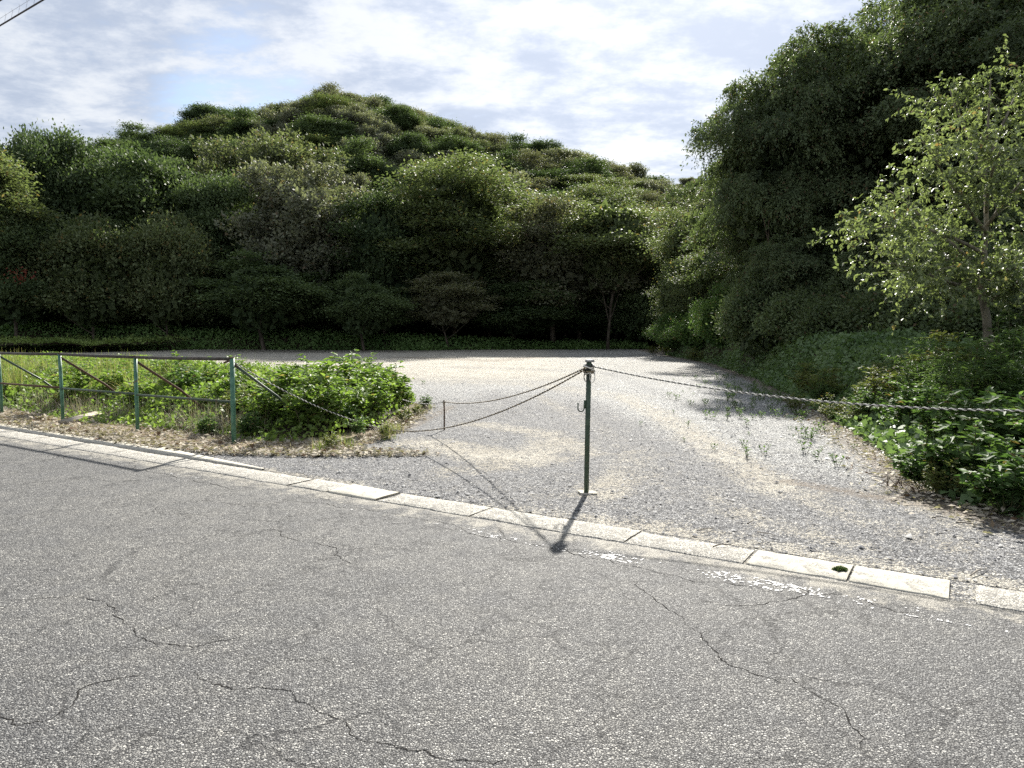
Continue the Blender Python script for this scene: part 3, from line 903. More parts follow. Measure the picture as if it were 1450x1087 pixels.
def build_forest():
    K = {}
    K['eg1'] = Kind('evergreen_a', 21, 'tuft', 'evergreen', 15, 12, .3, 36, .25, 58000, flat=.42, bough=.23)
    K['eg2'] = Kind('evergreen_b', 22, 'tuft', 'evergreen', 15, 12, .3, 30, .24, 58000, flat=.40, bough=.26)
    K['gr1'] = Kind('grey_a', 23, 'upright', 'grey', 15, 12, .5, 44, .27, 44000, flat=.55, bough=.20)
    K['gr2'] = Kind('grey_b', 24, 'upright', 'grey', 13, 12, .5, 44, .29, 40000, flat=.7, bough=.21)
    K['ly1'] = Kind('layered_a', 25, 'layered', 'layered', 15, 14, .4, 72, .25, 50000, flat=.22, bough=.24)
    K['ly2'] = Kind('layered_b', 26, 'layered', 'evergreen', 10, 13, .2, 46, .26, 36000, flat=.24, bough=.26)
    K['ol1'] = Kind('olive_a', 27, 'upright', 'olive', 12, 13, .4, 50, .24, 42000, flat=.7, bough=.21)
    K['br1'] = Kind('brown_a', 28, 'tuft', 'brown', 13, 11, .3, 54, .21, 48000, flat=.42, bough=.20)
    K['ly3'] = Kind('layered_c', 29, 'layered', 'layered', 11, 9, 2.6, 34, .26, 28000, flat=.26, bough=.28, trunk=.13, bark='bark', lean=1.3)
    K['ly4'] = Kind('layered_d', 35, 'layered', 'brown', 10, 10, 1.6, 34, .24, 26000, flat=.35, bough=.28, trunk=.11, lean=1.6)
    K['pin'] = Kind('drooping_a', 30, 'tuft', 'layered', 10, 10, .2, 26, .25, 30000, flat=.5, bough=.30, trunk=.12)
    K['yel'] = Kind('yellow_layered', 32, 'layered', 'layered', 13, 6, .3, 34, .22, 30000, flat=.30, bough=.22, trunk=.14, bark='bark_light')
    rr = random.Random(3)

    front = [
        ('yel', 'tree', -24, 208, 125, 52, 'yellow-green layered tree cut by the left edge of the picture'),
        ('eg1', 'tree', 48, 186, 150, 60, 'tall dark broadleaf tree with sky gaps at the far left skyline'),
        ('eg2', 'tree', 128, 222, 150, 62, 'dark evergreen tree just right of the tall tree at the left skyline'),
        ('eg2', 'tree', 215, 214, 180, 64, 'broad dark green tree above the two drooping trees'),
        ('eg1', 'tree', 300, 248, 150, 63, 'dark rounded evergreen right of the drooping trees, left of the greyish tree'),
        ('pin', 'tree', 126, 306, 160, 55, 'drooping tree with yellowish top leaves above the left creeper bank'),
        ('pin', 'tree', 232, 303, 135, 57, 'second drooping tree, right of the one with the yellowish top'),
        ('ly2', 'tree', 372, 362, 190, 57, 'low dark tree with flat layered boughs above the far verge'),
        ('eg1', 'tree', 15, 300, 150, 54, 'dark understorey tree below the yellow-green tree at the left edge'),
        ('gr1', 'tree', 425, 238, 215, 63, 'large grey-brown tree with silvery leaf tips left of centre'),
        ('ly2', 'tree', 545, 268, 170, 62, 'dark layered tree between the silvery tree and the big yellow-green one'),
        ('ly1', 'tree', 640, 222, 240, 63, 'biggest yellow-green layered tree at the middle of the forest edge'),
        ('ly2', 'tree', 515, 390, 130, 56, 'small dark layered tree low at the forest edge, left of centre'),
        ('ly4', 'tree', 636, 388, 135, 57, 'small tree with bare leaning trunk at the far edge of the lot'),
        ('br1', 'tree', 785, 286, 175, 62, 'brownish fine-leaved tree left of the pale forked trunk'),
        ('ly3', 'tree', 862, 290, 150, 60, 'tree with pale forked trunk at the far end of the lot'),
        ('ly1', 'tree', 850, 262, 130, 76, 'bright yellow-green crown above the tree with the forked trunk'),
        ('br1', 'tree', 935, 300, 130, 66, 'brown-green tree in the gap left of the great dark trees'),
        ('ol1', 'tree', 390, 184, 205, 82, 'pale olive dome-shaped crown below the left skyline'),
        ('gr2', 'tree', 700, 250, 170, 84, 'silvery grey crown right above the big yellow-green tree'),
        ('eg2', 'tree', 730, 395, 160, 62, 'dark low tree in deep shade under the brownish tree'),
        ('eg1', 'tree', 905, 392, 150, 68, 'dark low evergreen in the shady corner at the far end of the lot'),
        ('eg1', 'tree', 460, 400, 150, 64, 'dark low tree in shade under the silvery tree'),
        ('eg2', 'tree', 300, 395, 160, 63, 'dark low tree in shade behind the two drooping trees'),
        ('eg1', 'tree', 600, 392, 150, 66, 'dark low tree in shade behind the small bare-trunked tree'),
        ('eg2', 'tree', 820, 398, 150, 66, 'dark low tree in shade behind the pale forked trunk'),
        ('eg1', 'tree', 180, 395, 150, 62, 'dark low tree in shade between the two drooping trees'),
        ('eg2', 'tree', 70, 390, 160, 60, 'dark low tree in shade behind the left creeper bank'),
    ]
    for k, nm, u, v, w, Y, lab in front:
        nm = {'pin': 'drooping_tree', 'yel': 'layered_tree', 'eg1': 'evergreen_tree', 'eg2': 'evergreen_tree', 'gr1': 'grey_leaved_tree', 'gr2': 'grey_leaved_tree', 'ly1': 'layered_tree',
              'ly2': 'layered_tree', 'ly3': 'layered_tree', 'ly4': 'layered_tree', 'ol1': 'olive_green_tree', 'br1': 'brown_green_tree'}[k]
        put_px(K[k], nm, u, v, w, Y, lab, r=rr)
    # shaded thicket that closes the forest foot
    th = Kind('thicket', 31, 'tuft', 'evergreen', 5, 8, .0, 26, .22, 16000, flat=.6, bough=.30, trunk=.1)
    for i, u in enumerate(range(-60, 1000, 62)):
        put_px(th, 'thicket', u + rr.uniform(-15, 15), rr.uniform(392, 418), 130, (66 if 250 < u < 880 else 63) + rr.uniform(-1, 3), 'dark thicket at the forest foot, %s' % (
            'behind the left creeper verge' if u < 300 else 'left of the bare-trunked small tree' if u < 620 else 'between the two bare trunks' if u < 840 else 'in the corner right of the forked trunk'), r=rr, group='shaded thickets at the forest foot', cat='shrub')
    # the slope
    zones = {
        'eg': ('evergreen_tree', ['eg1', 'eg2'], 'dark green evergreen crown among others on the hillside', 'dark evergreen trees on the hillside'),
        'gr': ('grey_leaved_tree', ['gr1', 'gr2', 'gr2'], 'silvery grey-green crown among others on the hillside', 'silvery trees on the hillside'),
        'ly': ('layered_tree', ['ly1', 'ly1'], 'yellow-green layered crown among others on the hillside', 'yellow-green trees on the hillside'),
        'ol': ('olive_green_tree', ['ol1', 'br1'], 'olive brown-green crown among others on the hillside', 'olive trees on the hillside'),
    }
    y = 68.0; row = 0
    while y < 132:
        half = .78 * y + 4
        x = -half + (row % 2) * 3.3
        while x < min(half, .40 * y + 8):
            X = x + rr.uniform(-1.4, 1.4); Y = y + rr.uniform(-1.8, 1.8)
            u = CX + X / Y * F
            if not (u > 1130):
                z = float(H(X, Y))
                hh = rr.uniform(7.5, 11.5) * (1.0 if y < 100 else .85)
                if y > 108 and abs(X + 27) < 8: hh *= 1.05
                ww = rr.uniform(7.5, 11.5) * (1.0 if y < 100 else 1.12)
                q = rr.random()
                c = 'gr' if q < .42 else 'eg' if q < .72 else 'ol' if q < .9 else 'ly'
                if u < 330 and c in ('gr',) and rr.random() < .7: c = 'eg'
                nm, ks, lab, grp = zones[c]
                kd = K[rr.choice(ks)]
                sky = y > 112
                if sky: lab = {'eg': 'dark evergreen crown on the skyline of the hill', 'gr': 'silvery grey-green crown on the skyline of the hill', 'ly': 'yellow-green crown on the skyline of the hill', 'ol': 'olive brown-green crown on the skyline of the hill'}[c]; grp = lab.replace('crown', 'trees').replace('skyline', 'skyline')
                place = ('above the two drooping trees' if u < 250 else 'around the pale olive dome' if u < 430 else 'below the summit' if u < 590 else
                         'above the biggest yellow-green tree' if u < 720 else 'above the brownish tree' if u < 830 else 'toward the right end of the slope')
                look = {'gr': 'silvery grey-green', 'eg': 'dark evergreen', 'ly': 'yellow-green', 'ol': 'olive brown-green'}[c]
                band = 'low on the hill' if y < 84 else 'halfway up the hill' if y < 100 else 'high on the hill' if not sky else 'on the skyline'
                lab = '%s crown %s, %s' % (look, band, place)
                kd.put(nm, X, Y, z - .3, ww / kd.w, hh / kd.h, rr.uniform(0, 6.28), lab, 'tree', grp)
            x += 6.0 if y < 100 else 4.7
        y += 6.4 if y < 100 else 5.0; row += 1
    # distant hill in the gap: a wooded slope of its own
    for i in range(46):
        Y = rr.uniform(300, 420); X = Y * rr.uniform(.20, .44)
        kd = K[rr.choice(['eg1', 'gr2', 'eg2'])]
        kd.put('distant_tree', X, Y, float(H(X, Y)) - .5, 14 / kd.w, 11 / kd.h, rr.uniform(0, 6.28), 'tiny tree on the distant hill in the gap left of the great dark trees', 'tree', 'trees on the distant hill')
    return K


def build_right_mass(K):
    V1 = Kind('vine_tree_a', 51, 'droop', 'vine', 17, 11, .0, 58, .13, 125000, flat=.50, bough=.185, core=.05, trunk=.28)
    V2 = Kind('vine_tree_b', 52, 'droop', 'vine', 17, 11, .0, 50, .135, 115000, flat=.48, bough=.20, core=.05, trunk=.28)
    V4 = Kind('vine_tree_c', 57, 'droop', 'vine', 14, 11, 2.4, 44, .13, 95000, flat=.75, bough=.21, core=.05, trunk=.26)
    rr = random.Random(8)
    L = [
        (V4, 1116, 96, 226, 27.5, 'overhanging rounded crown of the dark trees, nearest the gap in the hills'),
        (V1, 1138, 76, 240, 28.5, 'tall dark vine-covered tree whose drooping edge stands against the sky'),
        (V2, 1190, 40, 270, 28.5, 'second great dark tree from the gap, behind the sloping crown edge'),
        (V1, 1290, -60, 330, 27, 'great dark tree rising out of the top of the picture at the right'),
        (V2, 1420, -120, 360, 25, 'great dark tree behind the light yellow-green tree'),
        (V1, 1560, -100, 360, 22, 'dark tree cut by the right edge of the picture'),
        (V2, 1112, 270, 170, 29, 'lower dark thicket tree at the foot of the drooping crown'),
        (V1, 1170, 280, 200, 25, 'dark thicket tree behind the middle of the creeper bank'),
        (V2, 1280, 250, 210, 23, 'dark thicket tree left of the light yellow-green tree trunk'),
        (V1, 1420, 240, 260, 20, 'dark thicket tree right behind the trunk of the light tree'),
    ]
    for k, u, v, w, Y, lab in L:
        put_px(k, 'vine_covered_tree', u, v, w, Y, lab, r=rr)
    # more wood on the slope behind them
    for u, v, Y in ((1130, 130, 36), (1230, 40, 37), (1340, -60, 35), (1460, -90, 33), (1600, -90, 30)):
        put_px(rr.choice([V1, V2]), 'vine_covered_tree', u, v, 300, Y, 'dark crown deep behind the great dark trees, ' + ('above the overhanging crown' if u < 1200 else 'near the slope edge of the mass' if u < 1300 else 'behind the tree leaving the top' if u < 1400 else 'above the light tree' if u < 1500 else 'beyond the right edge'), r=rr, group='hidden trees behind the great dark trees')
    V3 = Kind('vine_thicket', 55, 'tuft', 'vine', 4, 6, .0, 26, .12, 34000, flat=.7, bough=.30, trunk=.08)
    for u, v, w, Y, lab in ((1082, 392, 110, 26.0, 'behind the left end of the creeper bank'), (1110, 390, 150, 25, 'behind the left middle of the creeper bank'),
                            (1170, 392, 160, 23.5, 'behind the middle of the creeper bank'), (1235, 400, 170, 21.5, 'behind the right middle of the creeper bank'),
                            (1305, 400, 190, 19.5, 'left of the light tree trunk'), (1375, 405, 200, 19, 'right behind the light tree trunk'), (1470, 380, 240, 17, 'at the right edge behind the light tree')):
        put_px(V3, 'vine_thicket', u, v, w, Y, 'dark leafy thicket under the great trees, ' + lab, r=rr, cat='shrub')
    # lighter trees at the corner where the lot bends away
    c1 = Kind('corner_tree', 53, 'layered', 'layered', 8, 8, .4, 34, .17, 26000, flat=.4, bough=.3, trunk=.14, bark='bark_light')
    c2 = Kind('corner_thicket', 54, 'tuft', 'weed_dark', 6, 7, .1, 26, .15, 22000, flat=.6, bough=.34, trunk=.1)
    for k, u, v, w, Y, lab in (
        (c1, 985, 292, 115, 50, 'sunlit light green tree at the corner left of the great dark trees'),
        (c1, 1015, 345, 120, 42, 'light green tree hanging over the shrubs at the bend of the lot'),
        (c1, 968, 372, 90, 46, 'small sunlit tree with twiggy crown at the bend of the lot'),
        (c2, 955, 442, 80, 44, 'rounded green bush at the very bend of the lot'),
        (c2, 992, 428, 90, 38, 'bright green bush at the left end of the creeper bank'),
        (c2, 1030, 400, 110, 34, 'dark bush where the creeper bank meets the great dark trees'),
    ):
        put_px(k, 'corner_tree' if k is c1 else 'bush', u, v, w, Y, lab, r=rr, cat='tree' if k is c1 else 'bush')


def build_light_tree():
    """the yellow-green tree at the right with its slender pale trunk"""
    r = np.random.default_rng(61)
    Y = 12.0
    bx, _ = up(1397, 475, Y)
    root = empty('light_green_tree', (bx, Y, 0)); tag(root, 'slender light yellow-green tree with a pale forked trunk at the right', 'tree')

    def P(u, v, dy=0.0):
        x, z = up(u, v, Y + dy); return np.array([x - bx, dy, z])
    parts = []
    tr = [P(1402, 600), P(1400, 500), P(1397, 450), P(1390, 415), P(1392, 380), P(1397, 320, .1), P(1395, 240, .15), P(1400, 160, .1), P(1403, 110)]
    parts.append(tube_arrays(tr, [.085, .075, .065, .058, .045, .036, .028, .018, .008], 9))
    ends = []
    limbs = [((1391, 418), (1360, 395), (1310, 375, -.3), (1240, 350, -.6)), ((1391, 410), (1430, 380, .2), (1480, 340, .4), (1530, 300, .6)),
             ((1392, 385), (1350, 345, .4), (1300, 300, .8), (1260, 270, 1.0)), ((1397, 330), (1350, 270, -.5), (1320, 220, -.8), (1300, 190, -1.0)),
             ((1397, 320), (1440, 260, -.3), (1480, 220, -.5), (1510, 190, -.6)), ((1395, 250), (1370, 190, .4), (1350, 150, .6), (1345, 125, .7)),
             ((1396, 240), (1420, 170, .3), (1440, 130, .5), (1455, 105, .6)), ((1393, 390), (1420, 385, -.6), (1455, 375, -1.2), (1490, 365, -1.7)),
             ((1392, 400), (1370, 385, .6), (1340, 360, 1.2), (1310, 350, 1.7)), ((1391, 412), (1350, 405, -.6), (1300, 380, -1.2), (1262, 372, -1.6)),
             ((1397, 430), (1420, 415, -.2), (1450, 390, -.5), (1485, 378, -.8)), ((1394, 360), (1330, 320, -.9), (1270, 310, -1.3), (1215, 330, -1.5)),
             ((1396, 300), (1400, 250, -1.0), (1410, 220, -1.6), (1420, 210, -1.9))]
    shoots = []
    for lb in limbs:
        pts = [P(*q) for q in lb]
        t = np.linspace(0, 1, 9)[:, None]
        cc = (1 - t) ** 3 * pts[0] + 3 * t * (1 - t) ** 2 * pts[1] + 3 * t ** 2 * (1 - t) * pts[2] + t ** 3 * pts[3]
        parts.append(tube_arrays(cc, np.linspace(.032, .007, 9), 6))
        for j in range(27):
            k = r.uniform(.15, 1.0); b = cc[min(8, int(k * 8))] + r.normal(size=3) * .03
            main = norm(cc[8] - cc[0])
            d = norm(main * .6 + r.normal(size=3) * .75 * np.array([1, 1, .6]) + np.array([0, 0, .12]))
            Ls = r.uniform(.45, 1.05)
            tt = np.linspace(0, 1, 6)[:, None]
            s = b + d * Ls * tt + np.array([0, 0, -.10]) * Ls * tt ** 2
            shoots.append(s)
            if j % 2 == 0: parts.append(tube_arrays(s, np.linspace(.007, .002, 6), 4))
            for z in range(3):
                d2 = norm(d + r.normal(size=3) * .8 * np.array([1, 1, .5])); b2 = s[r.integers(1, 5)]
                s2 = b2 + d2 * Ls * .6 * tt + np.array([0, 0, -.15]) * Ls * tt ** 2
                shoots.append(s2)
    V, Q, _ = join(parts)
    link('trunk', np_mesh('light_tree_trunk', V, Q, smooth=True), M['bark_light'], root)
    S = np.array(shoots); n = len(S); kk = 15
    f = r.uniform(.1, 5, (n, kk)); i0 = np.minimum(f.astype(int), 4); fr = (f - i0)[..., None]
    idx = np.arange(n)[:, None]
    Pp = S[idx, i0] * (1 - fr) + S[idx, i0 + 1] * fr
    ax = norm(S[:, 5] - S[:, 0])[:, None] * np.ones((n, kk, 1))
    D = norm(ax * .5 + r.normal(size=(n, kk, 3)) * .6 + np.array([0, 0, -.25]))
    N = norm(np.array([0, 0, 1.0]) + r.normal(size=(n, kk, 3)) * .55)
    Pp, D, N = Pp.reshape(-1, 3), D.reshape(-1, 3), N.reshape(-1, 3)
    nl = len(Pp); L = r.uniform(.045, .095, nl)
    tint = np.clip(np.repeat(r.random(n), kk) * .4 + r.random(nl) * .6, 0, 1)
    V, Q, T = leaf_arrays(Pp, D, N, L, L * .62, True, tint)
    link('crown', np_mesh('light_tree_crown', V, Q, face_attrs={'tint': T}), LM['birch'], root)


# ------------------------------------------------------------------ low vegetation
def plant_meshes(seed, h, spread, nst, leaf, lpn, ratio=.55, style='leafy', wide=True, bare=.2):
    """a leafy herb or small bush: arching stems with leaves along them"""
    r = np.random.default_rng(seed)
    stems = []; P = []; D = []; N = []; L = []
    for i in range(nst):
        a = r.uniform(0, 6.28); q = r.random() ** .6; out = spread * q
        b = np.array([math.cos(a), math.sin(a), 0]) * spread * .35 * r.random()
        hh = h * r.uniform(.6, 1.05) * (1 - .45 * q * q)
        e = np.array([math.cos(a) * out, math.sin(a) * out, hh])
        t = np.linspace(0, 1, 8)[:, None]
        m_ = b + (e - b) * .45 + np.array([0, 0, hh * .3])
        c = (1 - t) ** 2 * b + 2 * t * (1 - t) * m_ + t ** 2 * e
        stems.append(tube_arrays(c, np.linspace(.006, .002, 8) * (h / .8) ** .5, 4, cap=False))
        tw = [c]
        for s_ in range(3 if style != 'simple' else 0):
            k0 = r.integers(2, 7); dd = norm(np.array([r.normal(), r.normal(), .55])) * h * r.uniform(.15, .34)
            tw.append(c[k0] + dd * np.linspace(0, 1, 8)[:, None])
        for ti, c_ in enumerate(tw):
            nn = lpn if ti == 0 else lpn // 2
            for j in range(nn):
                f = r.uniform(bare if ti == 0 else .15, 1.0) * 7; i0 = min(int(f), 6)
                p = c_[i0] + (c_[i0 + 1] - c_[i0]) * (f - i0)
                ax = norm(c_[i0 + 1] - c_[i0]); an = j * 2.4 + r.normal() * .5
                side = norm(np.array([math.cos(an), math.sin(an), .25]) + ax * .35)
                P.append(p); D.append(side + np.array([0, 0, -.15]) + r.normal(size=3) * .2); N.append(np.array([0, 0, 1.0]) + r.normal(size=3) * .35 + side * -.15)
                L.append(leaf * r.uniform(.55, 1.2) * (1.1 - .45 * f / 7))
    P, D, N, L = map(np.array, (P, D, N, L))
    tint = np.where(r.random(len(P)) < .035, 1.0, r.random(len(P)) * .93)
    V, Q, T = leaf_arrays(P, D, N, L, L * ratio, wide, tint)
    V2, Q2, _ = join(stems)
    return np_mesh('plant_stems', V2, Q2), np_mesh('plant_leaves', V, Q, face_attrs={'tint': T})


class Plant:
    def __init__(s, seed, mat, *a, **k):
        s.st, s.lv = plant_meshes(seed, *a, **k); s.st.materials.append(M['stem']); s.lv.materials.append(LM[mat]); s.proto = None

    def put(s, name, x, y, z, sc, rz, label, cat='plant', group=None, szz=None):
        if s.proto is None:
            o = empty(name, (x, y, z)); link('stems', s.st, None, o); link('foliage', s.lv, None, o); s.proto = o
        else:
            o = dup(s.proto); o.name = name
            if 'group' in o: del o['group']
        o.location = (x, y, z); o.rotation_euler = (0, 0, rz); o.scale = (sc, sc, szz or sc)
        return tag(o, label, cat, group)


def bank(name, label, hfun, xs, ys, inside, nleaf, leaf, mat, seed, kind='stuff', mound=True, upright=.35, dens=None, parent=None):
    """low creeper mass: a dark mound and leaves over its surface"""
    r = np.random.default_rng(seed)
    P = []; got = 0
    while got < nleaf:
        m_ = nleaf * 2
        X = r.uniform(xs[0], xs[1], m_)
        Y = ys[0] + (ys[1] - ys[0]) * r.random(m_)
        if dens is not None:
            k = r.random(m_) < dens(X, Y); X, Y = X[k], Y[k]
        k = inside(X, Y); X, Y = X[k], Y[k]
        h = hfun(X, Y)
        Z = h * (1 - .35 * r.random(len(X)) ** 2) + np.abs(r.normal(size=len(X))) * leaf * .6
        P.append(np.stack([X, Y, Z], 1)); got += len(X)
    P = np.concatenate(P)[:nleaf]; n = len(P)
    e = .15
    gx = (hfun(P[:, 0] + e, P[:, 1]) - hfun(P[:, 0] - e, P[:, 1])) / (2 * e); gy = (hfun(P[:, 0], P[:, 1] + e) - hfun(P[:, 0], P[:, 1] - e)) / (2 * e)
    S = norm(np.stack([-gx, -gy, np.ones(n)], 1))
    N = norm(S + r.normal(size=(n, 3)) * .5)
    D = norm(r.normal(size=(n, 3)) + np.array([0, 0, -.2]) + S * .3)
    sc = np.clip(fbm(P[:, 0], P[:, 1], 1.2, seed * .01, 3) * .3 + 1, .6, 1.5)
    L = leaf * r.uniform(.6, 1.3, n) * sc
    tint = np.clip(.5 + .5 * fbm(P[:, 0], P[:, 1], 1.5, seed * .013 + 1, 3), 0, 1) * .5 + r.random(n) * .45
    V, Q, T = leaf_arrays(P, D, N, L, L * .8, False, tint)
    o = link(name, np_mesh(name, V, Q, face_attrs={'tint': T}), LM[mat])
    tag(o, label, kind=kind)
    if mound:
        gx_ = np.linspace(xs[0], xs[1], 110); gy_ = np.linspace(ys[0], ys[1], 110)
        X, Y = np.meshgrid(gx_, gy_)
        Z = hfun(X, Y) * .78 - .03
        V = np.stack([X, Y, Z], -1).reshape(-1, 3); i = np.arange(109)[:, None] * 110 + np.arange(109)[None]
        Q = np.stack([i, i + 1, i + 111, i + 110], -1).reshape(-1, 4)
        k = inside(X.ravel(), Y.ravel())[Q].all(1); Q = Q[k]
        link('soil_mound', np_mesh('soil_mound', V, Q, smooth=True), M['soil'], o)['kind'] = 'stuff'
    return o


def build_banks():
    # far verge: creeper along the forest foot
    def fy(x): return np.interp(x, [-75, -60, -42, -28, -20, -7, 1.5, 9, 12], [30, 41, 53, 56, 57.6, 56, 59.0, 61, 62])
    def fh(x, y):
        a = sstep((y - fy(x)) / 1.6)
        top = np.interp(x, [-60, -40, -30, -20, -12, -4, 2, 9], [2.0, 1.9, 1.7, 1.5, 1.0, .85, .45, .35])
        return a * top * (1 + .16 * fbm(x, y, .9, 9.0)) + .02
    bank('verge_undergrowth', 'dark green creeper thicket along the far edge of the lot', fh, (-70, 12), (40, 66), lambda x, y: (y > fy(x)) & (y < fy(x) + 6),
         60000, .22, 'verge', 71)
    # yellow-green grass strip at the far left, in front of the verge
    def gy(x): return fy(x) - 7 - 2.0 * fbm(x, x * 0, .3, 3.3)
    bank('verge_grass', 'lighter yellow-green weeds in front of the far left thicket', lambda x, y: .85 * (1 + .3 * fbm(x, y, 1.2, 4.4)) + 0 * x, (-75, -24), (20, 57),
         lambda x, y: (y > gy(x) + np.clip((x + 42) * .42, -3, 12)) & (y < fy(x) + .4) & (x < -25.5), 26000, .18, 'verge_sun_tint', 72)

    # right-hand creeper bank
    def eh(x, y):
        d = x - edge_right(y) - .15
        top = np.interp(y, [4, 8, 12, 17, 26, 34, 46], [.35, .55, .95, 1.30, 1.6, 1.9, 1.6])
        rise = np.interp(y, [4, 10, 20, 40], [1.3, 1.6, 1.5, 1.2])
        return sstep(d / rise) * top * (1 + .14 * fbm(x, y, 1.0, 5.0, 4)) + .01 + np.clip(d - 3.5, 0, 20) * .16
    bank('creeper_bank', 'dense dark green creeper bank along the right side of the lot', eh, (3.6, 26), (4.2, 46),
         lambda x, y: (x > edge_right(y) + .12) & (x < edge_right(y) + 9), 105000, .105, 'ivy', 73,
         dens=lambda x, y: np.clip(14.0 / y, .25, 1.0) * np.clip(1.25 - (x - edge_right(y)) * .12, .2, 1))
    # weed island behind the fence
    poly_t = 6.1

    def inside(x, y):
        s = KD[0] * x + KD[1] * y; t = KN[0] * x + KN[1] * y
        lim_r = np.interp(t, [5.9, 6.3, 7.0, 8.0, 9.3, 10.4, 11.4, 12.4, 13], [-8.3, -7.5, -7.0, -7.5, -8.2, -8.9, -9.7, -11, -13])
        back = np.interp(s, [-45, -30, -20, -15, -12, -8], [17, 16, 14.5, 12.9, 12.2, 12.6])
        return (t > poly_t + .25 * fbm(s, t * 0, 1.1, 2.2)) & (t < back + .4 * fbm(s, t * 0, .8, 2.9)) & (s < lim_r + .25 * fbm(t, s * 0, 2.0, 1.1)) & (s > -45)

    def ih(x, y):
        s = KD[0] * x + KD[1] * y; t = KN[0] * x + KN[1] * y
        lim_r = np.interp(t, [5.9, 6.3, 7.0, 8.0, 9.3, 10.4, 11.4, 12.4, 13], [-8.3, -7.5, -7.0, -7.5, -8.2, -8.9, -9.7, -11, -13])
        a = sstep((t - 6.1) / 1.5) * sstep((lim_r + .3 - s) / 1.2)
        return a * .46 * (1 + .35 * fbm(x, y, 1.5, 8.0, 4)) + .02
    bank('weed_patch', 'low sunlit creeping weeds behind the green pipe fence', ih, (-28, 0), (8.2, 30), inside, 70000, .07, 'weed', 74,
         dens=lambda x, y: np.clip(12.0 / y, .2, 1))
    return ih, inside, eh


